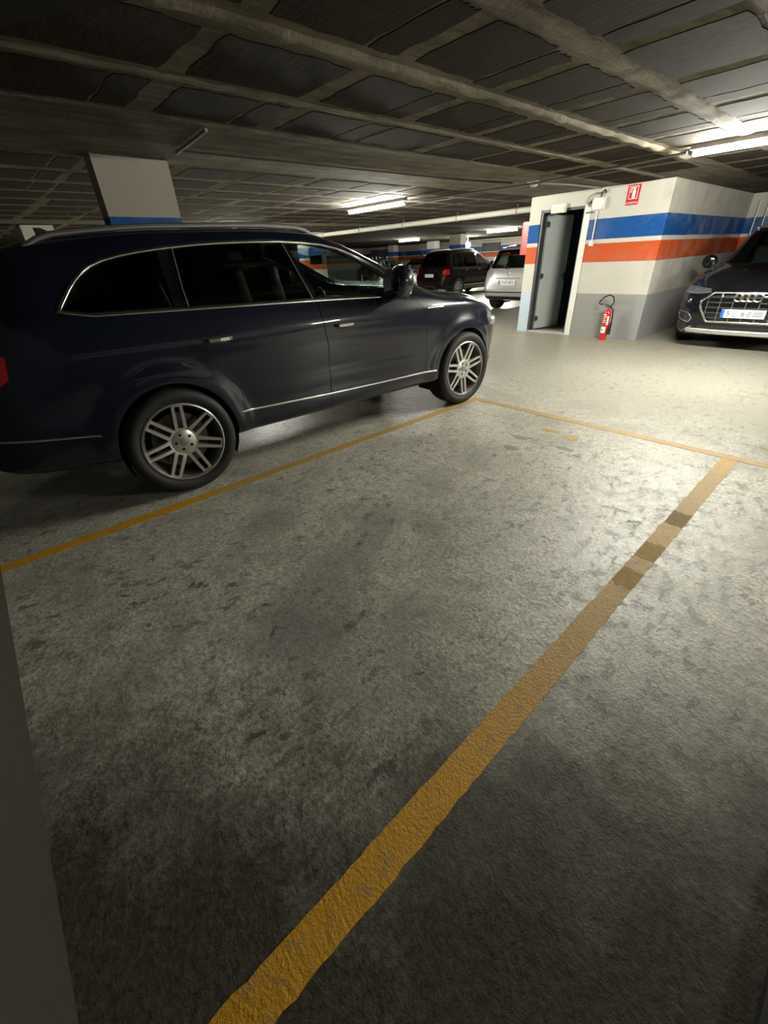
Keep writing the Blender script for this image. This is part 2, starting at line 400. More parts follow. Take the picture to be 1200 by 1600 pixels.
for i in range(-5, 40):
    cx = -2.195 + PX / 2 - PX * i - (.05 if i > 0 else 0)
    if -5.3 < cx < -3.75 or cx < -31 or cx > 6: continue
    if abs((cx + 11.5) % 6.75 - .0) < .4 and cx < -8: continue
    for j in range(-2, 32):
        cy = 2.105 + PY / 2 + PY * (j) - (0 if i == 0 else random.uniform(-.05, .06))
        if cy > 27.5 or cy < -.1 : continue
        if RX0 - .4 < cx < RX1 + .4 and cy > RY0 - .35: continue
        if cx > RX1 and cy > 13: continue
        cells.append((math.hypot(cx + 1.5, cy - 2.5) + (6 if cx > 0 else 0), cx, cy))
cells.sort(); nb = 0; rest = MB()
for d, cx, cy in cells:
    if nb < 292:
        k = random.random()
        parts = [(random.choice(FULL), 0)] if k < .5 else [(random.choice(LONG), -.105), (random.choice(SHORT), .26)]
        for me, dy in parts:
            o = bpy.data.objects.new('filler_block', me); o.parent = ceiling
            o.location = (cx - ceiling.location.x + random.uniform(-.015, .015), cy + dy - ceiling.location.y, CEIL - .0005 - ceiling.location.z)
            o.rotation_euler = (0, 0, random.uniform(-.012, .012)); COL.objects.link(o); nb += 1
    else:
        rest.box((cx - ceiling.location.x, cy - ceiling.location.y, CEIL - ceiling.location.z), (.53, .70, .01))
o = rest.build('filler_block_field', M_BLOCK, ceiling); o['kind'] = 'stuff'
# rough render ridges standing proud along the joists
def ridge(x, y0, y1, wd, dp, seed):
    r = random.Random(seed); n = int((y1 - y0) / .09); m = MB(); vs = []; fs = []
    for i in range(n + 1):
        y = y0 + (y1 - y0) * i / n; a = wd * r.uniform(.75, 1.2); d = dp * r.uniform(.6, 1.2); xx = x + r.uniform(-.006, .006)
        vs += [(xx - a / 2, y, CEIL + .003), (xx - a * .22, y, CEIL - d), (xx + a * .18, y, CEIL - d * .9), (xx + a / 2, y, CEIL + .003)]
    for i in range(n): fs += [(4 * i + k, 4 * i + k + 1, 4 * i + 5 + k, 4 * i + 4 + k) for k in range(3)]
    m.add(vs, fs); o = m.build('render_ridge', M_CEIL, ceiling, smooth=True, sharp=50); o.location = -ceiling.location; return o
ridge(-2.195, .3, 6.9, .07, .028, 1); ridge(-1.49, .3, 6.9, .17, .012, 2); ridge(-2.955, .3, 8.4, .06, .012, 3); ridge(-3.66, .3, 8.4, .08, .01, 4); ridge(-.78, .3, 8, .15, .012, 5)
# a made-up dark slab filling an unidentified black corner overhead, and plaster board seams over the column strip
bm_ = MB().box((0, 0, 0), (1.7, .5, .05)).build('corner_slab', pmat('dark_corner_slab', (.012, .011, .009), .2, 6, .9), None, (-2.30, .43, CEIL - .025))
bm_.rotation_euler = (0, 0, math.atan2(.28, .39)); bm_['kind'] = 'structure'; bm_.name = 'trim_1'

# --- columns
def column(name, x0, y0, x1, y1, mat=M_STRIPE): return sbox(name, (x0, y0, 0), (x1, y1, CEIL), mat)
column('trim_2', -5.14, 1.24, -4.93, 1.87, M_STRIPE_OLD); column('trim_3', -12.1, 1.36, -11.8, 1.9)
column('trim_4', -15.9, 19.0, -15.2, 19.45); column('trim_5', -22.9, 25.0, -22.2, 25.5); column('trim_6', -28.1, 26.2, -27.5, 26.7)
column('trim_7', -14.1, 9.0, -13.8, 9.9); column('trim_8', -9.2, 27.4, -8.5, 27.9)

# --- far wall details: vents, duct and door openings seen beyond the cars
for x0, x1, z0, z1, nm in [(-33, -29.5, 1.62, 2.12, 'vent_panel'), (-20.9, -19.4, 1.62, 2.22, 'vent_panel'), (-17.2, -12.2, 1.5, 2.15, 'vent_panel'), (-11.4, -8.2, 1.55, 2.15, 'vent_panel')]:
    o = MB().box((0, 0, 0), (x1 - x0, .06, z1 - z0)); n = int((z1 - z0) / .08)
    ob = o.build(nm, M_DARKSTEEL, bpy.data.objects['wall_far'])
    ob.location = Vector(((x0 + x1) / 2, YF - .03, (z0 + z1) / 2)) - bpy.data.objects['wall_far'].location
    for k in range(n):
        s_ = MB().box((0, 0, 0), (x1 - x0 - .06, .02, .025)).build('louvre', M_CONDUIT, ob); s_.location = (0, -.04, -(z1 - z0) / 2 + .05 + k * .08)
o = MB().tube([(-26, 27.9, 2.12), (-8, 27.9, 2.12)], .06, 10).build('water_pipe', M_PIPE, None, smooth=True)
tag(o, 'pale water pipe along the top of the far wall', 'pipe')

# --- door of the service room
dr = struct(MB().box((-5.01, .06, 1.045), (.05, .12, 2.09)).box((-4.205, .06, 1.045), (.03, .12, 2.09)).box((-4.61, .06, 2.07), (.78, .12, .04)).build('door_1', M_DARKSTEEL, None, (0, RY0 + .015, 0)))
leaf = MB().box((.39, 0, 1.02), (.78, .045, 2.0)).build('door_leaf', M_LEAF, dr, bevel=.004)
leaf.location = (-4.975, .15, .012); leaf.rotation_euler = (0, 0, math.radians(82))
MB().box((.70, -.045, .98), (.13, .018, .022)).box((.76, -.03, .96), (.03, .035, .16)).build('door_handle', M_BLACK, leaf)
for z in (.22, 1.0, 1.86): MB().cyl((-.005, -.03, z - .05), (-.005, -.03, z + .05), .014, n=10).box((.03, -.028, z), (.06, .008, .08)).build('hinge', M_DARKSTEEL, leaf)
MB().box((.0, 0, 1.05), (.11, .03, 2.1)).build('door_casing', M_CREAM, dr).location = (-4.135, -.015, 0)
MB().box((-4.61, .06, .012), (.80, .16, .024)).build('threshold', M_GREY, dr)

# --- ceiling lamps
def lamp(cx, cy, label, L=1.5):
    r = tag(empty('fluorescent_lamp', (cx, cy, CEIL)), label, 'ceiling lamp', 'fluorescent lamps on the ceiling')
    MB().box((0, 0, -.026), (L + .06, .085, .05)).build('housing', M_WHITE, r, bevel=.008)
    for s in (-1, 1): MB().box((s * (L / 2 - .005), 0, -.07), (.022, .034, .05)).build('lamp_holder', M_WHITE, r, bevel=.004)
    MB().cyl((-L / 2 + .01, 0, -.075), (L / 2 - .01, 0, -.076), .026, n=12).build('tube', M_TUBE, r, smooth=True)
    return r
for x, y, lb in [(-1.17, 6.12, 'lit fluorescent tube lamp nearest the camera, right of the fire extinguisher sign'), (-6.87, 6.12, 'lit fluorescent tube lamp over the aisle behind the black car roof'),
                 (-12.6, 6.12, 'fluorescent tube lamp hidden behind the roof of the black car'),
                 (-12.2, 18.0, 'small lit fluorescent lamp above the silver car'), (-18.9, 19.2, 'small lit fluorescent lamp above the dark car beyond the door mirror'),
                 (4.5, 6.12, 'fluorescent tube lamp over the aisle beyond the right edge')]:
    lamp(x, y, lb)
bl = tag(empty('bulkhead_lamp', (-17.4, 22.4, CEIL)), 'small round glowing bulkhead lamp beside the far column', 'ceiling lamp')
MB().cyl((0, 0, -.3), (0, 0, 0), .02, n=8).build('stem', M_WHITE, bl); MB().lathe([(-.28, .01), (-.3, .13), (-.42, .17), (-.52, .1), (-.54, .01)], 16, 'z').build('globe', M_TUBE, bl, smooth=True)

# --- conduits, pipes and fittings on the ceiling
def run(name, pts, r, mat, label, cat='conduit'):
    return tag(MB().tube(pts, r, 8).build(name, mat, None, smooth=True), label, cat)
zc = CEIL - .014
run('cable_conduit', [(-6.05, 6.2, CEIL - .052), (-5.3, 6.32, CEIL - .052), (-4.2, 6.55, CEIL - .052), (-3.6, 6.5, CEIL - .052), (-2.35, 6.24, CEIL - .052), (-2.0, 6.18, CEIL - .052)], .014, M_CONDUIT, 'dark cable conduit crossing the ceiling between the two nearest tube lamps')
run('cable_conduit', [(-4.09, 6.9, zc), (-3.96, 7.6, zc), (-3.935, 8.3, zc), (-3.93, 8.56, zc)], .013, M_CONDUIT, 'dark cable conduit running down to the white junction box')
run('black_cable', [(-4.5, 1.8, zc + .005), (-4.48, 2.6, zc + .005), (-4.47, 3.8, zc + .005), (-4.44, 5.5, zc + .005), (-4.3, 6.5, zc + .005)], .008, M_BLACK, 'thin black cable along the ceiling beside the near column', 'cable')
run('metal_rod', [(-3.72, 1.74, zc - .01), (-4.5, 1.8, zc - .01)], .012, M_CONDUIT, 'short metal rod across the ceiling in front of the near column', 'rod')
pp = tag(empty('drain_pipe', (0, 9.35, CEIL - .125)), 'long pale pipe hung below the ceiling beyond the black car', 'pipe')
MB().tube([(-13.75, 0, 0), (-5.27, 0, 0)], .055, 12).build('pipe', M_PIPE, pp, smooth=True)
for x in (-13, -11.2, -9.4, -7.6, -6): MB().tube([(x, .066 * math.cos(a), .066 * math.sin(a)) for a in np.linspace(0, 2 * PI, 13)[:-1]], .007, 6, True).cyl((x, 0, .06), (x, 0, .12), .006, n=6).build('pipe_clip', M_CONDUIT, pp)
dt = tag(empty('smoke_detector', (-4.12, 6.78, CEIL)), 'small white detector on the ceiling in front of the door', 'detector')
MB().box((0, 0, -.012), (.16, .12, .024)).build('base', M_WHITE, dt, bevel=.006)
MB().lathe([(-.02, .06), (-.045, .056), (-.06, .03), (-.06, .004), (-.02, .004)], 20, 'z').build('sensor_head', M_CREAM, dt, smooth=True)

# --- fittings on the service room wall
RW = RY0
e = tag(empty('emergency_light', (-4.665, RW, 2.085)), 'aged cream emergency light box over the door', 'emergency light')
MB().box((0, -.035, 0), (.27, .07, .13)).build('case', M_WHITE, e, bevel=.01); MB().box((.01, -.073, -.012), (.225, .012, .088)).build('diffuser', M_AMBER, e, bevel=.008)
j = tag(empty('junction_box', (-3.955, RW, 2.09)), 'white electrical junction box right of the door', 'junction box')
MB().box((0, -.03, 0), (.21, .06, .17)).build('case', M_WHITE, j, bevel=.008)
MB().box((0, -.062, 0), (.19, .006, .15)).build('lid', M_CREAM, j, bevel=.003)
for s in (-.085, .085):
    for q in (-.065, .065): MB().cyl((s, -.068, q), (s, -.062, q), .008, n=8).build('screw', M_CONDUIT, j)
MB().tube([(-.1, -.035, -.03), (-.16, -.04, -.02), (-.2, -.04, .04), (-.16, -.04, .12), (-.06, -.035, .16), (.02, -.03, .13)], .009, 8).build('cable', M_CONDUIT, j, smooth=True)
MB().tube([(.02, -.03, .085), (.03, -.03, .15), (.07, -.035, .19), (.10, -.03, .14)], .011, 8).build('cable', M_BLACK, j, smooth=True)
MB().tube([(-.1, -.03, .03), (-.15, -.035, .04), (-.18, -.03, -.0)], .012, 8).build('cable', M_BLACK, j, smooth=True)
MB().box((-.14, -.012, -.11), (.13, .024, .02)).build('bracket', M_DARKSTEEL, j)
l = tag(empty('light_switch', (-3.965, RW, 1.52)), 'small white light switch at the end of a cable on the orange stripe', 'switch')
MB().box((0, -.02, 0), (.075, .04, .075)).build('case', M_WHITE, l, bevel=.006); MB().box((0, -.043, 0), (.04, .008, .045)).build('rocker', M_CREAM, l, bevel=.003)
MB().cyl((0, -.014, .03), (.0, -.014, .475), .011, n=8).build('conduit', M_WHITE, l, smooth=True)
g = tag(empty('extinguisher_sign', (-3.43, RW, 2.155)), 'red extinguisher sign high on the white wall', 'sign')
MB().box((0, -.004, 0), (.19, .008, .265)).build('plate', M_RED, g)
MB().box((0, -.009, .03), (.135, .003, .17)).build('border', M_PAPER, g); MB().box((0, -.0108, .03), (.12, .003, .155)).build('panel', M_RED, g)
# pictogram: extinguisher bottle with hose
MB().prism([(-.012, -.045), (.034, -.045), (.034, .055), (.022, .072), (.0, .072), (-.012, .055)], 'y', -.0155, -.012).prism([(.004, .072), (.018, .072), (.018, .092), (.004, .092)], 'y', -.0155, -.012).prism([(-.035, .084), (.036, .084), (.036, .095), (-.035, .095)], 'y', -.0158, -.0123).prism([(-.042, .03), (-.032, .03), (-.028, .088), (-.04, .09)], 'y', -.016, -.0125).build('pictogram', M_PAPER, g, (0, 0, 0))
text('lettering', 'EXTINTOR', .034, M_PAPER, g, (0, -.0095, -.105), (PI / 2, 0, 0))

# --- fire extinguisher leaning by the wall
x = tag(empty('fire_extinguisher', (-3.36, RW - .17, 0), math.radians(-12)), 'red fire extinguisher with black hose standing against the grey wall base', 'fire extinguisher')
MB().lathe([(0, .001), (0, .052), (.008, .06), (.43, .06), (.475, .052), (.50, .03), (.505, .001)], 28, 'z').build('cylinder', M_REDGLOSS, x, smooth=True)
MB().lathe([(.50, .001), (.50, .024), (.53, .022), (.535, .016), (.56, .016), (.56, .001)], 16, 'z').build('valve', M_CHROME, x, smooth=True)
MB().box((0, -.05, .575), (.022, .15, .012), Matrix.Rotation(-.25, 3, 'X')).box((0, -.045, .55), (.02, .12, .01)).build('handle', M_BLACK, x, bevel=.003)
MB().tube([(.02, 0, .545), (.075, 0, .62), (.05, 0, .70), (-.03, 0, .735), (-.12, 0, .70), (-.19, 0, .64), (-.21, 0, .59), (-.17, 0, .575), (-.12, -.01, .585)], .011, 8).build('hose', M_BLACK, x, smooth=True)
MB().tube([(.03, 0, .545), (.085, .0, .50), (.10, 0, .40), (.105, 0, .25), (.095, 0, .14)], .012, 8).cyl((.102, 0, .30), (.085, 0, .10), .018, .034, 14).build('discharge_horn', M_BLACK, x, smooth=True)
def wraplabel(z0, z1, a0, a1, r, mat, nm, par):
    vs = []; fs = []; n = 10
    for i in range(n + 1):
        a = a0 + (a1 - a0) * i / n
        for rr in (r, r + .0012): vs += [(rr * math.cos(a), rr * math.sin(a), z0), (rr * math.cos(a), rr * math.sin(a), z1)]
    for i in range(n):
        k = 4 * i; fs += [(k + 2, k + 6, k + 7, k + 3), (k, k + 1, k + 5, k + 4), (k + 1, k + 3, k + 7, k + 5), (k, k + 4, k + 6, k + 2)]
    return MB().add(vs, fs).build(nm, mat, par, smooth=True)
wraplabel(.12, .225, -2.6, -.75, .0602, M_PAPER, 'label', x)
for k in range(5): wraplabel(.29 + .03 * k, .302 + .03 * k + (.006 if k == 4 else 0), -2.3 + .1 * (k % 2), -1.0 - .12 * (k % 3), .0602, M_PAPER, 'label_print', x)
wraplabel(.25, .40, -.85, -.35, .0602, M_PAPER, 'label', x); wraplabel(.165, .18, -2.0, -1.3, .0616, M_EUBLUE, 'label_print', x)

# --- red hose cabinet on the side of the room
h = tag(empty('hose_cabinet', (RX0, 8.95, 1.67)), 'red fire hose cabinet on the side wall left of the door', 'cabinet')
MB().box((-.09, 0, 0), (.18, .42, .56)).build('case', M_RED, h, bevel=.008); MB().box((-.19, 0, 0), (.02, .40, .54)).build('door', M_RED, h, bevel=.006)
MB().box((-.203, 0, .02), (.006, .3, .38)).build('pane', M_CLEAR, h); MB().cyl((-.21, .17, 0), (-.195, .17, 0), .02, n=12).build('knob', M_CHROME, h)

# --- pipes at the back of the alcove
for xx, lb in ((-2.68, 'thin vertical steel pipe in the alcove corner, nearest the striped wall'), (-2.52, 'thin vertical steel pipe in the alcove behind the roof of the right car')):
    run('wall_pipe', [(xx, RY1 - .04, .3), (xx, RY1 - .04, CEIL - .12)], .018, M_CHROME_DARK, lb, 'pipe')

# --- floor paint: each stripe is a thin coat with slightly ragged edges
def stripe_line(name, a, b, wd, mat, label, seed, gaps=()):
    r = random.Random(seed); a = Vector((*a, 0)); b = Vector((*b, 0)); d = (b - a); L = d.length; d.normalize(); u = Vector((-d.y, d.x, 0))
    n = int(L / .035); vs = []; fs = []
    for i in range(n + 1):
        q = a + d * (L * i / n)
        for s in (-1, 1):
            e_ = q + u * s * (wd / 2 + r.uniform(-.004, .003)); vs += [(e_.x, e_.y, 0), (e_.x, e_.y, .0018)]
    for i in range(n):
        k = 4 * i; fs += [(k + 1, k + 3, k + 7, k + 5), (k, k + 1, k + 5, k + 4), (k + 2, k + 6, k + 7, k + 3)]
    fs += [(0, 2, 3, 1), (4 * n, 4 * n + 1, 4 * n + 3, 4 * n + 2)]
    o = MB().add(vs, fs).build(name, mat); return tag(o, label, 'floor marking', 'yellow parking bay lines')
stripe_line('parking_line', (-.40, -.43), (-.405, 3.95), .105, M_LINE, 'broad yellow bay line running diagonally through the foreground', 1)
stripe_line('parking_line', (-2.95, -.43), (-2.88, 4.06), .09, M_LINE, 'yellow bay line beside the wheels of the black car', 2)
stripe_line('parking_line', (-2.83, 4.02), (3.0, 3.95), .09, M_LINE_FAINT, 'faded yellow line across the mouth of the bay', 3)
stripe_line('parking_line', (-5.6, 8.25), (-2.0, 8.28), .07, M_LINE_FAINT, 'faint yellow line on the floor in front of the service room', 4)
M_PATCH = pmat('dark_line_patch', (.26, .185, .09), .4, 30, .75, .3, Specular_IOR_Level=.15)
for i, (y0, y1, lb) in enumerate([(2.66, 2.84, 'dark worn patch on the foreground bay line, farther one'), (2.20, 2.38, 'brown worn patch on the foreground bay line, middle one'), (1.90, 2.06, 'brown worn patch on the foreground bay line, nearest one')]):
    m_ = M_PATCH if i == 0 else pmat('brown_line_patch_%d' % i, (.37, .25, .095), .4, 26, .75, .3, Specular_IOR_Level=.15)
    r = random.Random(i); n = 8
    poly = [(-.05 + .1 * k / n, y0 + r.uniform(-.012, .012)) for k in range(n + 1)] + [(.05 - .1 * k / n, y1 + r.uniform(-.012, .012)) for k in range(n + 1)]
    tag(MB().prism([(a_ - .402, b_) for a_, b_ in poly], 'z', .0012, .0026).build('paint_patch', m_), lb, 'floor marking')
def ragged(cx, cy, rx, ry, seed, mat, nm, lb):
    r = random.Random(seed); n = 18
    tag(MB().prism([(cx + rx * math.cos(2 * PI * k / n) * r.uniform(.6, 1.1), cy + ry * math.sin(2 * PI * k / n) * r.uniform(.6, 1.1)) for k in range(n)], 'z', -.0005, .0014).build(nm, mat), lb, 'floor marking')
ragged(-1.50, 3.60, .075, .07, 3, M_LINE, 'worn_bay_number', 'bright yellow remnant of a worn painted number in the bay')
ragged(-1.72, 3.63, .11, .05, 4, M_LINE_FAINT, 'worn_bay_number', 'faint yellow remnant of a worn painted number in the bay')
M_GREYMARK = pmat('grey_overpaint', (.25, .245, .23), .3, 18, .6, .3)
for k, (cx, cy, lb) in enumerate([(-1.43, 3.32, 'nearest grey overpainted mark below the worn yellow number'), (-1.86, 3.30, 'left grey overpainted mark beside the worn yellow number'), (-1.78, 3.05, 'lowest faint grey overpainted mark in the bay')]): ragged(cx, cy, .09, .04, 10 + k, M_GREYMARK, 'overpainted_mark', lb)
ms = tag(MB().prism([(.36, .2), (.75, .2), (.75, 1.3), (.42, 1.3), (.37, 1.2)], 'z', 0, .03).build('floor_corner_slab', M_BLACK, bevel=.006), 'made-up black slab filling an unidentified dark spot at the lower right floor corner', 'mat')  # added black slab standing in for an unidentified dark corner

# ------------------------------------------------------------------ cars
def pchip(pts, x):
    xs = np.array([p[0] for p in pts], float); ys = np.array([p[1] for p in pts], float)
    h = np.diff(xs); dl = np.diff(ys) / h; m = np.zeros(len(xs))
    m[0] = dl[0]; m[-1] = dl[-1]
    for i in range(1, len(xs) - 1):
        if dl[i - 1] * dl[i] > 0:
            w1 = 2 * h[i] + h[i - 1]; w2 = h[i] + 2 * h[i - 1]; m[i] = (w1 + w2) / (w1 / dl[i - 1] + w2 / dl[i])
    x = np.clip(x, xs[0], xs[-1]); k = np.clip(np.searchsorted(xs, x) - 1, 0, len(h) - 1); t = (x - xs[k]) / h[k]
    return (2 * t**3 - 3 * t**2 + 1) * ys[k] + (t**3 - 2 * t**2 + t) * h[k] * m[k] + (-2 * t**3 + 3 * t**2) * ys[k + 1] + (t**3 - t**2) * h[k] * m[k + 1]

def hull_mesh(C, off=0., ns=100, den=1.):
    a, b = C['s0'], C['s1']; u = np.linspace(0, 1, ns)
    so = a + (b - a) * (.62 * (.5 - .5 * np.cos(PI * u)) + .38 * u)
    s = (a + off) + (so - a) / (b - a) * (b - a - 2 * off)
    E = lambda k: pchip(C[k], so)
    zt = E('top') - off; zb = E('bot') + off; w = E('w') - off; wr = E('wr') - off
    zk = np.minimum(E('belt'), zt - .035); zk = np.maximum(zk, zb + .08)
    cr_ = C.get('crown', .05) * np.clip((zt - zk) / .4, .35, 1); tk = C.get('tuck', .02)
    ze = zt - cr_ - .02; ze = np.maximum(ze, zk + .008); hb = zk - zb
    z0 = zb * 0
    wk = w - C.get('shoulder', .055)
    wr = np.minimum(wr, wk - .01)
    Y = [z0, w * .68, w - .085, w - .035, w - .012 - tk, w - .004, w - .016, wk, wk * .46 + wr * .54 + .012, wr, wr - .09 * np.clip(wr, 0, 1), wr * .5, z0]
    Z = [zb, zb, zb + .012, zb + .07, zb + .34 * hb, zb + .66 * hb, zk - .13 * hb, zk, zk * .5 + ze * .5 + .004, ze, zt - cr_ * .5, zt - cr_ * .14, zt]
    P = np.stack([np.stack(Y, 1), np.stack(Z, 1)], 2)        # ns,13,2
    P = np.concatenate([(2 * P[:, :1] - P[:, 1:2]) * [1, 1], P, P[:, -1:] * [-0., 1] + np.stack([-P[:, -2, 0], P[:, -2, 1] - P[:, -1, 1]], 1)[:, None, :]], 1)
    cnt = [max(1, int(round(c * den))) for c in (2, 2, 3, 4, 5, 4, 3, 5, 5, 3, 3, 3)]
    out = []
    for i, c in enumerate(cnt):
        p0, p1, p2, p3 = (P[:, i + k] for k in range(4))
        k1 = np.sqrt(np.linalg.norm(p1 - p0, axis=1)) + 1e-4; k2 = k1 + np.sqrt(np.linalg.norm(p2 - p1, axis=1)) + 1e-4; k3 = k2 + np.sqrt(np.linalg.norm(p3 - p2, axis=1)) + 1e-4
        k0 = k1 * 0
        L = lambda A, B, ta, tb, t: ((tb - t) / (tb - ta))[:, None] * A + ((t - ta) / (tb - ta))[:, None] * B
        for q in range(c + (1 if i == len(cnt) - 1 else 0)):
            t = k1 + (k2 - k1) * q / c
            A1 = L(p0, p1, k0, k1, t); A2 = L(p1, p2, k1, k2, t); A3 = L(p2, p3, k2, k3, t)
            out.append(L(L(A1, A2, k0, k2, t), L(A2, A3, k1, k3, t), k1, k2, t))
    S = np.stack(out, 1); S[:, 0, 0] = 0; S[:, -1, 0] = 0; K = S.shape[1]
    S[:, :, 0] = np.maximum(S[:, :, 0], 0)
    for (sw, zw, r0, amp, sg) in C.get('flare', []):
        r = np.hypot(s[:, None] - sw, S[:, :, 1] - zw); side = np.clip((S[:, :, 0] / np.maximum(w, .1)[:, None] - .8) / .12, 0, 1)
        S[:, :, 0] += amp * np.where(r < r0, 1., np.exp(-((r - r0) / sg)**2)) * side * np.clip((zk[:, None] + .0 - S[:, :, 1]) / .12, 0, 1)
    for (zc_, amp, sg, sa, sb) in C.get('crease', []):
        g_ = amp * np.exp(-((S[:, :, 1] - zc_) / sg)**2) * (np.clip((s - sa) / .2, 0, 1) * np.clip((sb - s) / .2, 0, 1))[:, None]
        S[:, :, 0] += g_ * np.clip((S[:, :, 0] / np.maximum(w, .1)[:, None] - .8) / .12, 0, 1)
    ring = 2 * K - 2; vs = []
    for i in range(ns):
        R_ = [(y, s[i], z) for y, z in S[i]]; vs += R_ + [(-y, s_, z) for y, s_, z in R_[-2:0:-1]]
    fs = [(i * ring + k, i * ring + (k + 1) % ring, (i + 1) * ring + (k + 1) % ring, (i + 1) * ring + k) for i in range(ns - 1) for k in range(ring)]
    for i, fl in ((0, 1), (ns - 1, 0)):
        c = len(vs); zz = S[i][:, 1]; vs.append((0, s[i], float(zz.mean())))
        fs += [((c, i * ring + (k + 1) % ring, i * ring + k) if not fl else (c, i * ring + k, i * ring + (k + 1) % ring)) for k in range(ring)]
    me = bpy.data.meshes.new('hull'); me.from_pydata(vs, [], fs)
    bm = bmesh.new(); bm.from_mesh(me); bmesh.ops.recalc_face_normals(bm, faces=bm.faces); bm.to_mesh(me); bm.free()
    return me

WORK = bpy.data.scenes.new('boolean_bench')        # scratch scene so that each cut evaluates only its own meshes
def boolm(me, ops):
    a = bpy.data.objects.new('tmp', me); WORK.collection.objects.link(a); tm = [a]
    for op, mb in ops:
        b = bpy.data.objects.new('tmp', mb); WORK.collection.objects.link(b); tm.append(b)
        md = a.modifiers.new('b', 'BOOLEAN'); md.operation = op; md.object = b; md.solver = 'MANIFOLD'
    vl = WORK.view_layers[0]; vl.update(); dg = vl.depsgraph
    out = bpy.data.meshes.new_from_object(a.evaluated_get(dg))
    for o in tm: bpy.data.objects.remove(o)
    out.materials.clear(); return out

def poly_round(pts, it=2):
    for _ in range(it):
        q = []
        for i in range(len(pts)):
            a, b = pts[i], pts[(i + 1) % len(pts)]
            q += [(a[0] * .75 + b[0] * .25, a[1] * .75 + b[1] * .25), (a[0] * .25 + b[0] * .75, a[1] * .25 + b[1] * .75)]
        pts = q
    return pts
def poly_in(pts, d):
    A = sum(pts[i][0] * pts[(i + 1) % len(pts)][1] - pts[(i + 1) % len(pts)][0] * pts[i][1] for i in range(len(pts))); sg = 1 if A > 0 else -1
    out = []
    for i in range(len(pts)):
        p = Vector(pts[i]); a = (p - Vector(pts[i - 1])).normalized(); b = (Vector(pts[(i + 1) % len(pts)]) - p).normalized()
        n1 = Vector((-a.y, a.x)) * sg; n2 = Vector((-b.y, b.x)) * sg; n = (n1 + n2)
        n = n / max(.35, n.length_squared / 2) if n.length > 1e-6 else n1
        out.append(tuple(p + n * d))
    return out
def mirrored(half):      # closed polygon from its right half (x >= 0), listed bottom to top
    return half + [(-x, z) for x, z in reversed(half)]

class Car:
    def __init__(s, name, label, C, loc, rz, ns=100, den=1.):
        s.C = C; s.ns = ns; s.den = den; s.root = tag(empty(name, loc, rz), label, 'car')
        s.H = {}; s.outer = s.h(0.)
        s.bm = s.outer; s.nrm = [v.normal.copy() for v in s.outer.vertices]
        s.bvh = BVHTree.FromPolygons([v.co for v in s.outer.vertices], [tuple(p.vertices) for p in s.outer.polygons])
    def h(s, off):
        if off not in s.H: s.H[off] = hull_mesh(s.C, off, s.ns, s.den)
        return s.H[off]
    def shade(s, me):
        H = s.outer; hn = []
        for v in me.vertices:
            loc, n, i, d = s.bvh.find_nearest(v.co); vi = H.polygons[i].vertices
            w = poly_3d_calc([H.vertices[k].co for k in vi], loc); q = Vector((0, 0, 0))
            for k, ww in zip(vi, w): q += s.nrm[k] * ww
            hn.append(q.normalized() if q.length > 1e-6 else n)
        out = [None] * len(me.loops)
        for p in me.polygons:
            for li in p.loop_indices:
                n = hn[me.loops[li].vertex_index]; out[li] = n if n.dot(p.normal) > .8 else p.normal
        me.polygons.foreach_set('use_smooth', [True] * len(me.polygons)); me.normals_split_custom_set(out); return me
    def piece(s, name, mat, outer, inner, ops, parent=None):
        me = boolm(s.h(outer), [q for q in ops if q[0] == 'INTERSECT'] + [('DIFFERENCE', s.h(inner))] + [q for q in ops if q[0] != 'INTERSECT'])
        if not len(me.polygons): print('EMPTY PIECE', name); return None
        return mobj(name, s.shade(me), mat, parent or s.root)
    def hit(s, axis, a, b):      # a point on the skin: side (+1/-1, s, z), front/rear (x, z), top (x, s)
        if axis in ('R', 'L'):
            sg = 1 if axis == 'R' else -1; r = s.bvh.ray_cast(Vector((sg * 2, a, b)), Vector((-sg, 0, 0)))
        elif axis in ('F', 'B'):
            sg = 1 if axis == 'F' else -1; r = s.bvh.ray_cast(Vector((a, sg * 4, b)), Vector((0, -sg, 0)))
        else: r = s.bvh.ray_cast(Vector((a, b, 3)), Vector((0, 0, -1)))
        return (r[0], r[1]) if r[0] is not None else (None, None)
    def strip(s, name, mat, axis, pts, wd, th=.006, closed=False, step=.04, parent=None, sink=.004):
        P = []
        m = len(pts)
        for i in range(m if closed else m - 1):
            a, b = Vector(pts[i]), Vector(pts[(i + 1) % m]); n = max(1, int((b - a).length / step))
            P += [a.lerp(b, k / n) for k in range(n)]
        if not closed: P.append(Vector(pts[-1]))
        R_ = [s.hit(axis, p.x, p.y) for p in P]; R_ = [(a, b) for a, b in R_ if a is not None]
        n = len(R_); vs = []; fs = []
        for i in range(n):
            p, nn = R_[i]; a = R_[i - 1][0] if (i or closed) else R_[0][0]; b = R_[(i + 1) % n][0] if (i < n - 1 or closed) else R_[-1][0]
            t = (b - a).normalized(); u = nn.cross(t).normalized() * wd / 2; o = nn * th
            vs += [p - u - nn * sink, p - u * .9 + o * .7, p - u * .5 + o, p + u * .5 + o, p + u * .9 + o * .7, p + u - nn * sink]
        for i in range(n if closed else n - 1):
            j = (i + 1) % n; fs += [(6 * i + k, 6 * i + (k + 1) % 6, 6 * j + (k + 1) % 6, 6 * j + k) for k in range(6)]
        if not closed: fs += [tuple(range(6)), tuple(range(6 * n - 6, 6 * n))]
        return MB().add(vs, fs).build(name, mat, parent or s.root, smooth=True, sharp=60)

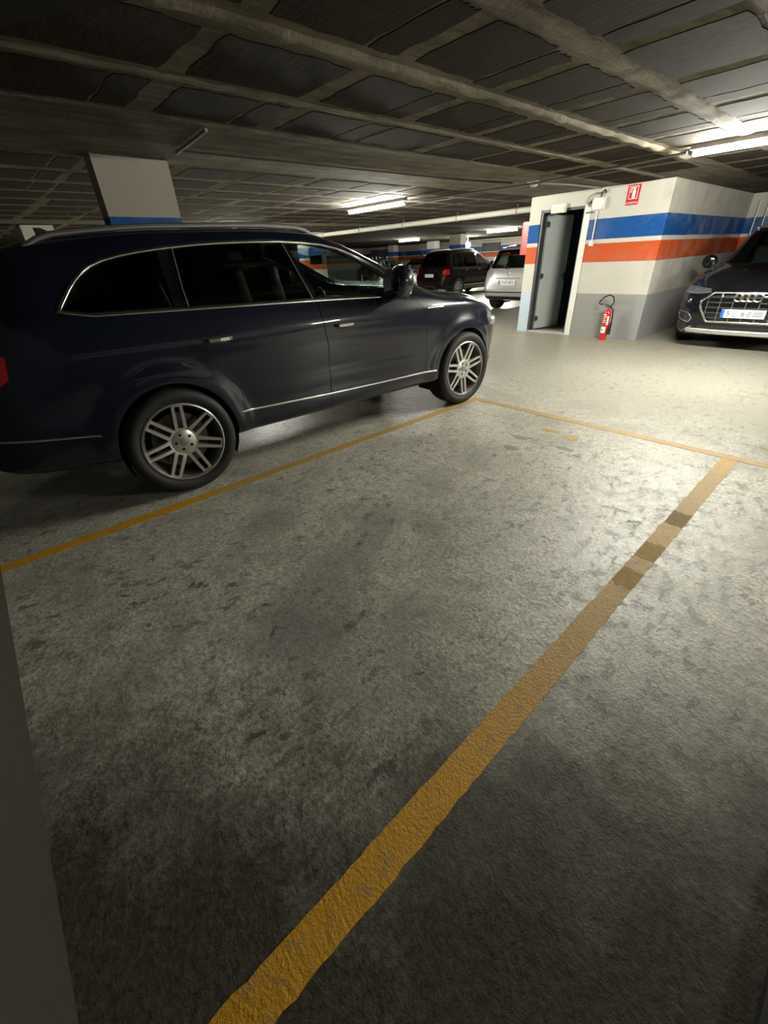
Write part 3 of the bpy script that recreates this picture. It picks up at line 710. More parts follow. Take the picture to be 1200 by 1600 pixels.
def both(f):
    for sg in (1, -1): f(sg)
WHEELS = {}
def wheel_meshes(key, R_, W, rr, nsp, style):
    if key in WHEELS: return WHEELS[key]
    d = {}; h = W / 2
    sw = R_ - rr
    prof = [(-h * .72, rr - .012), (-h * .95, rr + sw * .25), (-h, rr + sw * .55), (-h * .93, R_ - .022), (-h * .8, R_ - .006)]
    g = [-.55, -.18, .18, .55]
    for q in g: prof += [((q - .05) * h, R_), ((q - .04) * h, R_ - .007), ((q + .04) * h, R_ - .007), ((q + .05) * h, R_)]
    prof += [(h * .8, R_ - .006), (h * .93, R_ - .022), (h, rr + sw * .55), (h * .95, rr + sw * .25), (h * .86, rr + .008), (h * .8, rr - .010), (h * .7, rr - .012)]
    d['tire'] = MB().lathe(prof, 64).mesh('tire', True, sharp=40)
    fx = h * .86
    d['barrel'] = MB().lathe([(fx, rr + .004), (fx + .004, rr - .004), (fx - .004, rr - .014), (fx - .05, rr - .032), (-h * .8, rr - .04), (-h * .85, rr - .01), (-h * .7, rr - .008), (h * .7, rr - .012)], 56).mesh('rim', True, sharp=50)
    d['disc'] = MB().lathe([(fx - .13, .06), (fx - .10, .06), (fx - .10, rr * .70), (fx - .13, rr * .70)], 32).mesh('brake_disc', True)
    d['lip'] = MB().lathe([(fx + .006, rr - .001), (fx + .007, rr - .008), (fx - .002, rr - .012), (fx - .004, rr + .004)], 56).mesh('rim_lip', True, sharp=60)
    ri, ro = .075, rr - .008
    def xf(r): return fx - .030 + .026 * min(1, max(0, (r - ri) / (ro - ri)))**.8
    def bar(m, q0, q1, w0, w1, r0=ri, r1=ro, n=5, th=.03):
        for i in range(n):
            ra = r0 + (r1 - r0) * i / n; rb = r0 + (r1 - r0) * (i + 1) / n; lo = []; hi = []
            for r in (ra, rb):
                t = (r - r0) / (r1 - r0); c = q0 + (q1 - q0) * t; w_ = (w0 + (w1 - w0) * t) / 2
                lo.append([(xf(r), c - w_, r), (xf(r), c + w_, r)]); hi.append([(xf(r) - th, c - w_ * 1.25, r), (xf(r) - th, c + w_ * 1.25, r)])
            m.hexa([lo[0][0], lo[0][1], lo[1][1], lo[1][0]], [hi[0][0], hi[0][1], hi[1][1], hi[1][0]])
    m = MB()
    if style == 'double':
        k = rr / .28
        bar(m, -.030 * k, -.027 * k, .026, .019); bar(m, .030 * k, .027 * k, .026, .019)
        bar(m, 0, 0, .075 * k, .058 * k, ri, ri + .026, 1); bar(m, 0, 0, .058 * k, .066 * k, ro - .016, ro, 1)
    else: bar(m, 0, 0, .055, .036)
    d['spoke'] = m.mesh('spoke', False)
    m = MB().lathe([(fx - .028, .001), (fx - .026, .085), (fx - .036, .098), (fx - .07, .09), (fx - .07, .001)], 40); d['hub'] = m.mesh('hub', True, sharp=50)
    d['cap'] = MB().lathe([(fx - .03, .001), (fx - .03, .031), (fx - .019, .029), (fx - .016, .001)], 24).mesh('hub_cap', True)
    d['lug'] = MB().cyl((fx - .04, 0, .056), (fx - .0255, 0, .056), .0115, n=12).mesh('lug_hole', False)
    WHEELS[key] = d; return d
def add_wheel(car, key, x, s_, R_, W, rr, nsp, style, a0, label=None, mrim=M_RIM):
    d = wheel_meshes(key, R_, W, rr, nsp, style); sg = 1 if x > 0 else -1
    w = mobj('wheel', d['barrel'], M_RIM_DARK, car.root); w.location = (x - sg * W * .43, s_, R_); w.rotation_euler = (0, 0, 0 if sg > 0 else PI)
    mobj('tire', d['tire'], M_TYRE, w); mobj('brake_disc', d['disc'], M_DISC, w); mobj('rim_lip', d['lip'], mrim, w)
    for i in range(nsp):
        o = mobj('spoke', d['spoke'], mrim, w); o.rotation_euler = (a0 + 2 * PI * i / nsp, 0, 0)
    mobj('hub', d['hub'], mrim, w); mobj('hub_cap', d['cap'], M_CHROME_DARK, w); 
    for i in range(5): mobj('lug_hole', d['lug'], M_LINER, w).rotation_euler = (2 * PI * i / 5 + .3, 0, 0)
    return w
def liner(car, x, s_, zc_, r):
    sg = 1 if x > 0 else -1; n = 20; vs = []; fs = []
    a0, a1 = -.5, PI + .5
    for i in range(n + 1):
        a = a0 + (a1 - a0) * i / n; c, q = math.cos(a) * r, math.sin(a) * r
        vs += [(x - sg * .03, s_ + c, zc_ + q), (x - sg * .36, s_ + c, zc_ + q)]
    for i in range(n): fs.append((2 * i, 2 * i + 1, 2 * i + 3, 2 * i + 2))
    fs.append(tuple(2 * i + 1 for i in range(n + 1)))
    MB().add(vs, fs).build('wheel_liner', M_LINER, car.root)

def cabin(car, sf, sr, zf, wd=.36, back=True, lhd=-1):
    """seats, dashboard and steering wheel"""
    R_ = car.root
    for (y0, xs) in ((sf, (-wd, wd)), (sr, (-wd, 0, wd))):
        for xx in xs:
            st = MB().box((0, 0, 0), (.46 if y0 == sf else .40, .48, .16)).build('seat', M_SEAT, R_, (xx, y0, zf + .30), bevel=.05, seg=3, smooth=True, sharp=70)
            MB().box((0, -.27, .34), (.44 if y0 == sf else .40, .13, .62), Matrix.Rotation(.22, 3, 'X')).build('backrest', M_SEAT, st, bevel=.05, seg=3, smooth=True, sharp=70)
            MB().box((0, -.37, .76), (.26, .10, .17), Matrix.Rotation(.1, 3, 'X')).build('headrest', M_SEAT, st, bevel=.04, seg=3, smooth=True, sharp=70)

def assemble(car, D):
    pt = D['paint']; ops = []; GAP = .0028
    px = lambda poly, sg: MB().prism(poly, 'x', sg * .28, sg * 1.5).mesh()
    arch = []
    for (sw, zw, ra) in D['arches']:
        for sg in (1, -1): arch.append(('DIFFERENCE', MB().cyl((sg * .42, sw, zw), (sg * 1.5, sw, zw), ra, n=56).mesh()))
    ops += arch
    dl = D['dlo']
    pan = []
    for p in D.get('panels', []):
        nm, mat, ax, poly, a, b, o_, i_, mir = p
        for sg in ((1, -1) if mir else (1,)):
            q = [(x * sg, z) for x, z in poly] if (mir and ax in ('y', 'z')) else poly
            aa, bb = (a * sg, b * sg) if ax == 'x' else (a, b)
            pan.append((nm, mat, MB().prism(q, ax, aa, bb).mesh(), o_, i_))
    for sg in (1, -1):
        ops.append(('DIFFERENCE', px(dl, sg)))
        for d in D.get('doors', []): ops.append(('DIFFERENCE', px(d, sg)))
    if 'hood' in D: hz = D['hoodz']; ops.append(('DIFFERENCE', MB().prism(D['hood'], 'z', *hz).mesh()))
    if 'gate' in D: ops.append(('DIFFERENCE', MB().prism(D['gate'], 'y', -4, D['gates']).mesh()))
    wsc = [('windscreen', D['ws'], D['wss'], D.get('glass', M_GLASS)), ('rear_window', D['rw'], D['rws'], D.get('rwglass', M_PRIVACY))]
    for nm, poly, (a, b), m in wsc: ops.append(('DIFFERENCE', MB().prism(poly, 'y', a, b).mesh()))
    for nm, m, me, o_, i_ in pan: ops.append(('DIFFERENCE', me))
    car.body = car.piece('body', pt, 0., .03, ops)
    car.doors = {}
    for sg in (1, -1):
        car.piece('window_frame', M_TRIM, .003, .022, [('INTERSECT', px(dl, sg))] + [('DIFFERENCE', px(wp, sg)) for wp, _ in D['windows']])
        for wp, m in D['windows']: car.piece('side_window', m, .005, .010, [('INTERSECT', px(poly_in(wp, -.004), sg))])
        for k, d in enumerate(D.get('doors', [])):
            car.doors[(k, sg)] = car.piece('door', pt, 0., .03, [('INTERSECT', px(poly_in(d, GAP), sg)), ('DIFFERENCE', px(dl, sg))] + [a for a in arch])
    if 'hood' in D: car.piece('hood', pt, 0., .03, [('INTERSECT', MB().prism(poly_in(D['hood'], GAP), 'z', *hz).mesh())] + [('DIFFERENCE', me) for nm, m, me, o_, i_ in pan] + [('DIFFERENCE', MB().prism(D['ws'], 'y', *D['wss']).mesh())])
    if 'gate' in D:
        car.gate = car.piece('tailgate', pt, 0., .03, [('INTERSECT', MB().prism(poly_in(D['gate'], GAP), 'y', -4, D['gates']).mesh()), ('DIFFERENCE', MB().prism(D['rw'], 'y', *D['rws']).mesh())] + [('DIFFERENCE', me) for nm, m, me, o_, i_ in pan])
    for nm, poly, (a, b), m in wsc: car.piece(nm, m, .003, .008, [('INTERSECT', MB().prism(poly, 'y', a, b).mesh())])
    for nm, m, me, o_, i_ in pan:
        car.piece(nm, m, o_, i_, [('INTERSECT', me)])
        if nm == 'head_lamp': car.piece('lamp_housing', M_LAMPBACK, .022, .03, [('INTERSECT', me)])
    # wheels
    W = D['wheel']; k = 0
    for (sw, zw, ra), ang in zip(D['arches'], W['ang']):
        for sg in (1, -1):
            add_wheel(car, W['key'], sg * W['x'], sw, W['R'], W['W'], W['rr'], W['n'], W['style'], ang, mrim=W.get('mat', M_RIM)); liner(car, sg * W['x'], sw, zw, ra - .002)
def mirror_pair(car, s_, z_, x_, sz, mat, rz=.0):
    for sg in (1, -1):
        m = MB().lathe([(-.5, .001), (-.49, .30), (-.42, .44), (-.2, .5), (.12, .47), (.36, .36), (.47, .18), (.5, .001)], 24)
        m.v = [(q[1] * sz[0], q[0] * -sz[1], q[2] * sz[2] * (1 + .15 * q[1])) for q in m.v]
        o = m.build('door_mirror', mat, car.root, smooth=True, sharp=70); o.location = (sg * x_, s_, z_); o.rotation_euler = (0, 0, sg * rz)
        f = MB().lathe([(.0, .001), (.0, .40), (.01, .42), (.012, .001)], 24); f.v = [(q[1] * sz[0], -q[0] - sz[1] * .48, q[2] * sz[2]) for q in f.v]
        f.build('mirror_glass', M_MIRROR, o)
        hx = abs((car.hit('R', s_ + .02, z_ - sz[2] * .42)[0] or Vector((x_ - .2, 0, 0))).x) - x_ - .02
        MB().hexa([(sg * (hx - .02), -.06, -sz[2] * .58), (sg * (hx - .02), .10, -sz[2] * .58), (sg * (hx - .06), .10, -sz[2] * .14), (sg * (hx - .06), -.06, -sz[2] * .14)],
                  [(sg * -.02, -.03, -sz[2] * .46), (sg * -.02, .06, -sz[2] * .46), (sg * -.02, .06, -sz[2] * .12), (sg * -.02, -.03, -sz[2] * .12)]).build('mirror_foot', M_PLASTIC, o, bevel=.008)
def handles(car, pos, mat=M_CHROME, L=.19):
    for (k, s_, z_) in pos:
        for sg, ax in ((1, 'R'), (-1, 'L')):
            p, n = car.hit(ax, s_, z_); d = car.doors.get((k, sg)) or car.root
            car.strip('handle_recess', M_PLASTIC, ax, [(s_ - L * .3, z_ - .006), (s_ + L * .3, z_ - .006)], .05, .0015, parent=d)
            m = MB(); pts = [(-L / 2, 0), (-L / 2 + .02, .03), (0, .036), (L / 2 - .03, .03), (L / 2, .004)]
            for i in range(4):
                a, b = pts[i], pts[i + 1]; q = lambda t, zz: (sg * t[1], t[0], zz); w_ = .013
                m.hexa([q(a, -w_), q(b, -w_), q(b, w_), q(a, w_)], [(sg * (a[1] + .012), a[0], -w_ * .8), (sg * (b[1] + .012), b[0], -w_ * .8), (sg * (b[1] + .012), b[0], w_ * .8), (sg * (a[1] + .012), a[0], w_ * .8)])
            o = m.build('door_handle', mat, d, smooth=True); o.location = p
def plate(car, axis, z_, txt, size=.085, w=.52, h=.11, tilt=0., mat=M_PAPER, ink=M_INK, x0=0.):
    p, n = car.hit(axis, x0, z_); sg = 1 if axis == 'F' else -1
    r = MB().box((0, 0, 0), (w, .012, h)).build('number_plate', mat, car.root, bevel=.003); r.location = (x0, p.y + sg * .014, z_); r.rotation_euler = (tilt, 0, PI if sg > 0 else 0)
    MB().box((-w / 2 + .022, -.0065, 0), (.042, .003, h * .96)).build('plate_band', M_EUBLUE, r)
    if txt: text('lettering', txt, size, ink, r, (.02, -.0068, 0), (PI / 2, 0, 0), .95)
    return r

# ---- the near black seven-seat SUV
Q = dict(s0=-2.62, s1=2.44, crown=.055, tuck=.016, shoulder=.05,
    top=[(-2.62, .72), (-2.60, .86), (-2.55, 1.02), (-2.42, 1.26), (-2.2, 1.53), (-2.02, 1.625), (-1.7, 1.672), (-1.2, 1.70), (-.6, 1.705), (-.15, 1.685), (.15, 1.62), (.5, 1.485), (.8, 1.345), (1.08, 1.205), (1.22, 1.165), (1.6, 1.12), (1.9, 1.06), (2.12, .99), (2.28, .90), (2.39, .79), (2.44, .68)],
    belt=[(-2.62, .62), (-2.5, .98), (-2.3, 1.17), (-2.05, 1.235), (-1.2, 1.215), (-.25, 1.19), (.5, 1.16), (.9, 1.13), (1.3, 1.075), (1.7, 1.02), (2.0, .945), (2.2, .85), (2.36, .70), (2.44, .58)],
    w=[(-2.62, .70), (-2.59, .78), (-2.5, .87), (-2.3, .935), (-1.9, .962), (-1, .965), (0, .965), (1.0, .965), (1.55, .953), (1.82, .92), (2.05, .845), (2.22, .745), (2.35, .63), (2.41, .55), (2.44, .48)],
    wr=[(-2.62, .5), (-2.3, .60), (-1.9, .655), (-1.2, .685), (-.4, .69), (.2, .675), (.7, .70), (1.05, .77), (1.3, .80), (1.7, .77), (2.1, .66), (2.3, .56), (2.44, .42)],
    bot=[(-2.62, .50), (-2.56, .42), (-2.3, .36), (-1.8, .33), (-1, .305), (1, .295), (1.8, .26), (2.2, .25), (2.38, .28), (2.44, .36)],
    flare=[(-1.5, .385, .46, .026, .055), (1.5, .385, .46, .026, .055)],
    crease=[(.60, .016, .026, -1.0, .95), (1.03, .006, .03, -2.2, 1.9)])
car = Car('black_suv', 'large black SUV parked along the left, side to the camera with silver multi-spoke wheels', Q, (-3.953, 2.36, .002), math.radians(-3.56), 150, 1.25)
DL = [(-1.95, 1.245), (-1.2, 1.222), (-.25, 1.195), (.40, 1.172), (.78, 1.158), (.70, 1.235), (.56, 1.36), (.35, 1.475), (.08, 1.562), (-.30, 1.597), (-.65, 1.600), (-.95, 1.594), (-1.2, 1.577), (-1.46, 1.55), (-1.65, 1.508), (-1.76, 1.445), (-1.86, 1.35)]
W1 = [(-1.925, 1.262), (-1.30, 1.242), (-1.275, 1.56), (-1.45, 1.532), (-1.625, 1.492), (-1.735, 1.43), (-1.835, 1.34)]
W2 = [(-1.20, 1.238), (-.275, 1.210), (-.385, 1.583), (-.65, 1.586), (-.94, 1.58), (-1.165, 1.563)]
W3 = [(-.225, 1.209), (.56, 1.182), (.64, 1.23), (.52, 1.335), (.32, 1.445), (.06, 1.535), (-.20, 1.572), (-.335, 1.576)]
assemble(car, dict(paint=M_NAVY, arches=[(1.5, .385, .412), (-1.5, .385, .412)], dlo=DL,
    windows=[(W1, M_PRIVACY), (W2, M_PRIVACY), (W3, M_GLASS)],
    doors=[[(-.215, .335), (.915, .325), (.93, .58), (.91, .95), (.885, 1.05), (.70, 1.175), (.3, 1.21), (-.25, 1.23), (-.205, .86)],
           [(-.215, .335), (-.205, .86), (-.25, 1.23), (-1.21, 1.25), (-1.20, .98), (-1.12, .82), (-1.0, .66), (-.985, .345)]],
    hood=[(.74, 1.02), (.80, 1.25), (.745, 1.75), (.64, 2.1), (.48, 2.24), (-.48, 2.24), (-.64, 2.1), (-.745, 1.75), (-.80, 1.25), (-.74, 1.02)], hoodz=(.8, 1.6),
    ws=mirrored([(.60, 1.205), (.70, 1.23), (.585, 1.585), (.50, 1.615)]), wss=(.0, 1.6),
    rw=mirrored([(.55, 1.14), (.62, 1.18), (.54, 1.50), (.46, 1.54)]), rws=(-3, -1.95),
    gate=mirrored([(.66, .66), (.72, .98), (.62, 1.58), (.55, 1.61)]), gates=-2.05,
    panels=[('head_lamp', M_CLEAR, 'x', poly_round([(1.90, .90), (2.10, .93), (2.34, .82), (2.36, .68), (2.24, .655), (2.05, .72), (1.93, .82)], 1), .40, 1.4, -.002, .006, True),
            ('tail_lamp', M_TAIL, 'x', poly_round([(-2.30, .90), (-2.24, 1.14), (-2.7, 1.14), (-2.7, .90)], 1), .50, 1.4, -.003, .03, True),
            ('air_intake', M_PLASTIC, 'x', [(2.14, .36), (2.10, .52), (2.5, .54), (2.5, .36)], .42, 1.4, .004, .03, True),
            ('grille', M_PLASTIC, 'y', mirrored([(.25, .36), (.40, .42), (.42, .66), (.34, .86)]), 2.1, 3, .006, .03, False)],
    wheel=dict(key='near', x=.968, R=.378, W=.285, rr=.282, n=7, style='double', ang=(PI + .04, -.06))))
# lamp bowls behind the clear lenses
for sg in (1, -1):
    for (x_, s_, z_) in ((.76, 2.12, .80), (.60, 2.26, .78)):
        m = MB().lathe([(0, .001), (.0, .055), (.05, .068), (.05, .06), (.012, .03), (.01, .001)], 20); m.v = [(q[1], q[0], q[2]) for q in m.v]
        m.build('lamp_bowl', M_LAMPIN, car.root, (sg * x_, s_ - .05, z_), smooth=True)
car_q = car
for sg, ax in ((1, 'R'), (-1, 'L')):
    car.strip('window_chrome', M_CHROME, ax, poly_round(DL, 1), .020, .007, True, .03)
    car.strip('sill_strip', M_CHROME, ax, [(-1.04, .495), (-.8, .485), (-.22, .462), (.4, .450), (.91, .442), (1.06, .440)], .018, .006)
    car.strip('bumper_strip', M_CHROME, ax, [(-2.52, .63), (-2.3, .60), (-1.97, .555)], .014, .005)
    car.strip('fender_strip', M_CHROME, ax, [(.94, 1.035), (1.15, 1.03)], .010, .004)
    car.strip('pillar_strip', M_CHROME_DARK, ax, [(-.27, 1.20), (-.375, 1.585)], .007, .004)
    car.strip('pillar_strip', M_CHROME_DARK, ax, [(-1.215, 1.23), (-1.21, 1.34), (-1.175, 1.57)], .006, .004)
    car.strip('belt_seal', M_TRIM, ax, [(-1.9, 1.256), (-.25, 1.208), (.55, 1.182)], .012, .004)
handles(car, [(0, -.03, 1.0), (1, -1.09, 1.025)])
mirror_pair(car, .49, 1.275, 1.06, (.22, .19, .262), M_NAVY, .12)
for sg in (1, -1):       # roof rails
    pts = []
    for s_ in np.linspace(-1.95, -.02, 26):
        p, n = car.hit('T', sg * (.60 + .02 * math.sin((s_ + 1.95) / 1.93 * PI)), float(s_)); e_ = min(1, (s_ + 1.95) / .15, (-.02 - s_) / .15); pts.append(p + Vector((0, 0, -.012 + .036 * max(0, e_)**.5)))
    MB().tube(pts, .017, 10).build('roof_rail', M_CHROME_DARK, car.root, smooth=True)
p, n = car.hit('T', 0, -1.73)
MB().add([(-.018, -.09, -.02), (.018, -.09, -.02), (.02, .10, -.02), (-.02, .10, -.02), (-.005, -.10, .062), (.005, -.10, .062), (.004, -.055, .06), (-.004, -.055, .06)], [(3, 2, 1, 0), (4, 5, 6, 7), (0, 1, 5, 4), (1, 2, 6, 5), (2, 3, 7, 6), (3, 0, 4, 7)]).build('roof_antenna', M_PLASTIC, car.root, p, bevel=.006, smooth=True)
cabin(car, -.10, -1.0, .50)
MB().prism([(.62, .86), (.66, 1.06), (.80, 1.115), (1.02, 1.10), (1.10, .95), (1.0, .8)], 'x', -.78, .78).build('dashboard', M_DASH, car.root, bevel=.02, smooth=True)
MB().tube([(-.38 + .18 * math.cos(a), .50 + .06 * math.sin(a), 1.03 + .17 * math.sin(a)) for a in np.linspace(0, 2 * PI, 25)[:-1]], .016, 8, True).box((-.38, .52, 1.03), (.30, .03, .06)).build('steering_wheel', M_INT, car.root, smooth=True)
MB().box((0, .36, 1.47), (.22, .05, .075)).cyl((0, .37, 1.48), (0, .46, 1.53), .012, n=8).build('interior_mirror', M_INT, car.root, bevel=.015, smooth=True)
plate(car, 'B', .86, '', w=.52)

# ---- the black SUV facing the camera in the alcove on the right
C2 = dict(s0=-2.36, s1=2.30, crown=.05, tuck=.016, shoulder=.05,
    top=[(-2.36, .7), (-2.33, .9), (-2.25, 1.08), (-2.05, 1.36), (-1.85, 1.53), (-1.4, 1.61), (-.7, 1.65), (-.2, 1.645), (.1, 1.575), (.45, 1.41), (.85, 1.19), (1.0, 1.135), (1.15, 1.115), (1.5, 1.07), (1.85, 1.01), (2.05, .955), (2.18, .895), (2.26, .83), (2.30, .76)],
    belt=[(-2.36, .6), (-2.2, 1.0), (-1.9, 1.09), (-1, 1.07), (0, 1.05), (.8, 1.03), (1.2, 1.0), (1.6, .96), (1.95, .89), (2.15, .81), (2.26, .73), (2.30, .66)],
    w=[(-2.36, .68), (-2.3, .80), (-2.1, .90), (-1.7, .94), (-1, .945), (1.0, .945), (1.5, .94), (1.8, .925), (2.0, .90), (2.13, .86), (2.22, .80), (2.28, .73), (2.30, .68)],
    wr=[(-2.36, .5), (-1.9, .58), (-1.2, .62), (-.4, .635), (.1, .62), (.6, .66), (1.0, .76), (1.4, .80), (1.8, .77), (2.05, .70), (2.2, .62), (2.30, .5)],
    bot=[(-2.36, .5), (-2.2, .35), (-1.8, .27), (-1, .24), (1, .24), (1.9, .22), (2.2, .21), (2.28, .22), (2.30, .24)],
    flare=[(-1.42, .36, .43, .018, .05), (1.40, .36, .43, .018, .05)], crease=[(.86, .012, .03, -2.0, 1.9)])
car = Car('black_suv', 'black SUV with broad chrome grille facing the camera at the right edge', C2, (-1.47, 10.72, 0), PI + math.radians(1.5), 110, 1.)
DL2 = [(-1.75, 1.13), (-.8, 1.10), (.2, 1.075), (.74, 1.06), (.62, 1.15), (.35, 1.32), (.08, 1.45), (-.3, 1.53), (-.8, 1.54), (-1.3, 1.51), (-1.6, 1.42)]
assemble(car, dict(paint=M_BLACKPAINT, arches=[(1.40, .36, .385), (-1.42, .36, .385)], dlo=DL2,
    windows=[([(-1.68, 1.15), (-.92, 1.125), (-.92, 1.50), (-1.28, 1.485), (-1.55, 1.40)], M_PRIVACY), ([(-.86, 1.12), (-.1, 1.10), (-.16, 1.49), (-.45, 1.51), (-.86, 1.505)], M_PRIVACY), ([(-.04, 1.10), (.62, 1.085), (.34, 1.295), (.06, 1.425), (-.10, 1.47)], M_SMOKE)],
    doors=[[(-.12, .30), (.86, .30), (.88, .62), (.84, .98), (.6, 1.08), (-.12, 1.12)], [(-.12, .30), (-.12, 1.12), (-1.05, 1.14), (-1.03, .8), (-.92, .56), (-.92, .30)]],
    hood=[(.72, .98), (.79, 1.15), (.77, 1.7), (.70, 2.0), (.60, 2.17), (-.60, 2.17), (-.70, 2.0), (-.77, 1.7), (-.79, 1.15), (-.72, .98)], hoodz=(.78, 1.5),
    ws=mirrored([(.58, 1.13), (.68, 1.16), (.56, 1.52), (.46, 1.56)]), wss=(-.1, 1.5), glass=M_SMOKE,
    rw=mirrored([(.5, 1.1), (.6, 1.14), (.5, 1.42), (.42, 1.46)]), rws=(-3, -1.8),
    panels=[('head_lamp', M_CLEAR, 'y', [(.47, .795), (.50, .865), (.66, .885), (.90, .905), (.95, .86), (.86, .79), (.66, .775)], 1.55, 3, -.002, .006, True),
            ('air_intake', M_PLASTIC, 'y', [(.66, .385), (.62, .44), (.70, .53), (.92, .545), (.95, .40)], 1.7, 3, .012, .03, True),
            ('grille', M_TRIM, 'y', mirrored([(.43, .405), (.555, .60), (.565, .685), (.43, .80)]), 1.9, 3, .022, .05, False),
            ('lower_grille', M_PLASTIC, 'y', mirrored([(.50, .275), (.56, .36)]), 1.9, 3, .012, .03, False)],
    wheel=dict(key='mid', x=.935, R=.36, W=.25, rr=.25, n=10, style='single', ang=(.1, .3))))
for sg in (1, -1):
    for xx, s_ in ((.60, 2.17), (.74, 2.08)):
        m = MB().lathe([(0, .001), (0, .028), (.04, .036), (.04, .03), (.01, .015), (.01, .001)], 16); m.v = [(q[1] * 1.4, q[0], q[2]) for q in m.v]
        m.build('lamp_bowl', M_LAMPIN, car.root, (sg * xx, s_ - .09, .835), smooth=True)
    car.strip('daylight_strip', M_LAMPIN, 'F', [(sg * .49, .80), (sg * .66, .785), (sg * .84, .80)], .012, .004)
    car.strip('intake_frame', M_CHROME, 'F', [(sg * .66, .385), (sg * .63, .44), (sg * .69, .52), (sg * .86, .535), (sg * .87, .43)], .012, .008, True)
    car.strip('bumper_blade', M_CHROME, 'F', [(sg * .72, .255), (sg * .60, .335)], .016, .008)
GR = [(.43, .405), (.555, .60), (.565, .685), (.43, .80)]
car.strip('grille_frame', M_CHROME, 'F', GR + [(-x_, z_) for x_, z_ in GR[::-1]], .030, .012, True, .03)
for k in range(7):
    xb = -.48 + .16 * k; h_ = .80 if abs(xb) < .43 else .755; lo_ = .405 if abs(xb) < .42 else .48
    car.strip('grille_bar', M_CHROME, 'F', [(xb * .985, lo_), (xb * 1.0, h_)], .011, .004, sink=.03)
for k in range(5): car.strip('grille_slat', M_PLASTIC, 'F', [(-.50, .46 + .07 * k), (.50, .46 + .07 * k)], .020, -.016, sink=.04)
for k in range(4):
    p, n = car.hit('F', 0, .745)
    MB().tube([(-.1125 + .075 * k + .05 * math.cos(a), p.y + .020 + .003 * (k % 2), .742 + .05 * math.sin(a)) for a in np.linspace(0, 2 * PI, 29)[:-1]], .010, 8, True).build('emblem_ring', M_CHROME, car.root, smooth=True)
p, n = car.hit('F', 0, .24)
car.strip('skid_plate', M_RIM, 'F', [(-.66, .275), (-.3, .262), (.3, .262), (.66, .275)], .07, .014)
pl = plate(car, 'F', .525, '', w=.53, h=.115)
text('lettering', '5', .10, M_INK, pl, (-.175, -.0068, 0), (PI / 2, 0, 0)); text('lettering', 'o', .085, M_INK, pl, (-.105, -.0068, -.005), (PI / 2, 0, 0))
text('lettering', '6', .10, M_INK, pl, (.005, -.0068, 0), (PI / 2, 0, 0))
for xx, w_ in ((.075, .05), (.145, .05), (.205, .07)):
    for zz in (-.022, 0, .022): MB().box((xx + zz * .3, -.0068, zz), (w_, .002, .012)).build('smudged_print', M_GREYINK, pl)
MB().box((-.045, -.0068, 0), (.004, .002, .09)).build('plate_divider', M_GREYINK, pl)
mirror_pair(car, .76, 1.165, .945, (.23, .15, .205), M_BLACKPAINT, .1)
handles(car, [(0, .02, .93), (1, -.82, .95)], M_BLACKPAINT)
for sg in (1, -1):
    MB().tube([car.hit('T', sg * .56, float(s_))[0] + Vector((0, 0, .018)) for s_ in np.linspace(-1.6, -.1, 14)], .014, 8).build('roof_rail', M_CHROME_DARK, car.root, smooth=True)
cabin(car, -.15, -1.0, .42, .34)
MB().prism([(.5, .8), (.55, .99), (.75, 1.04), (.95, 1.0), (.95, .8)], 'x', -.72, .72).build('dashboard', M_INT, car.root, bevel=.02, smooth=True)

# ---- cars farther back
def far_car(name, label, C, loc, rz, D, mirror=None, hand=None, ns=54):
    c = Car(name, label, C, loc, rz, ns, .8); assemble(c, D)
    if mirror: mirror_pair(c, *mirror)
    if hand: handles(c, hand, D['paint'])
    cabin(c, -.15, -.95, .42, .33); return c
def hatch_curves(L0, L1, H, W, kind):
    if kind == 'suv':   top = [(L0, .74), (L0 + .03, .95), (L0 + .10, 1.08), (L0 + .28, H - .22), (L0 + .45, H - .075), (L0 + .9, H - .015), (-.4, H), (.0, H - .04), (.3, H - .15), (.7, H - .36), (1.0, 1.12), (1.2, 1.08), (1.55, 1.03), (L1 - .25, .95), (L1 - .1, .86), (L1, .70)]
    elif kind == 'mpv': top = [(L0, .70), (L0 + .03, .95), (L0 + .07, 1.06), (L0 + .22, H - .25), (L0 + .36, H - .08), (L0 + .8, H - .02), (-.4, H), (.1, H - .06), (.5, H - .25), (.9, H - .48), (1.2, 1.07), (1.4, 1.03), (L1 - .35, .95), (L1 - .12, .82), (L1, .66)]
    else:               top = [(L0, .70), (L0 + .04, .92), (L0 + .15, 1.06), (L0 + .5, H - .17), (L0 + .8, H - .06), (-.7, H - .01), (-.3, H), (.1, H - .07), (.4, H - .22), (.8, H - .44), (1.0, .99), (1.25, .95), (L1 - .35, .86), (L1 - .1, .74), (L1, .60)]
    zk = .98 if kind != 'hatch' else .93
    return dict(s0=L0, s1=L1, crown=.05, tuck=.015, shoulder=.05, top=top,
        belt=[(L0, .6), (L0 + .15, zk + .02), (L0 + .4, zk + .06), (0, zk + .02), (.8, zk), (1.2, zk - .04), (L1 - .4, zk - .13), (L1 - .12, .72), (L1, .55)],
        w=[(L0, W - .2), (L0 + .05, W - .11), (L0 + .2, W - .045), (L0 + .5, W - .005), (-.5, W), (.9, W), (L1 - .5, W - .03), (L1 - .25, W - .1), (L1 - .06, W - .24), (L1, W - .34)],
        wr=[(L0, W - .36), (L0 + .4, W - .30), (-.5, W - .26), (.2, W - .28), (.9, W - .18), (1.3, W - .16), (L1 - .4, W - .22), (L1, W - .45)],
        bot=[(L0, .42), (L0 + .12, .32), (L0 + .5, .25), (-.5, .22), (1, .22), (L1 - .2, .22), (L1, .3)],
        flare=[(1.3, .34, .40, .018, .05), (-1.3, .34, .40, .018, .05)])
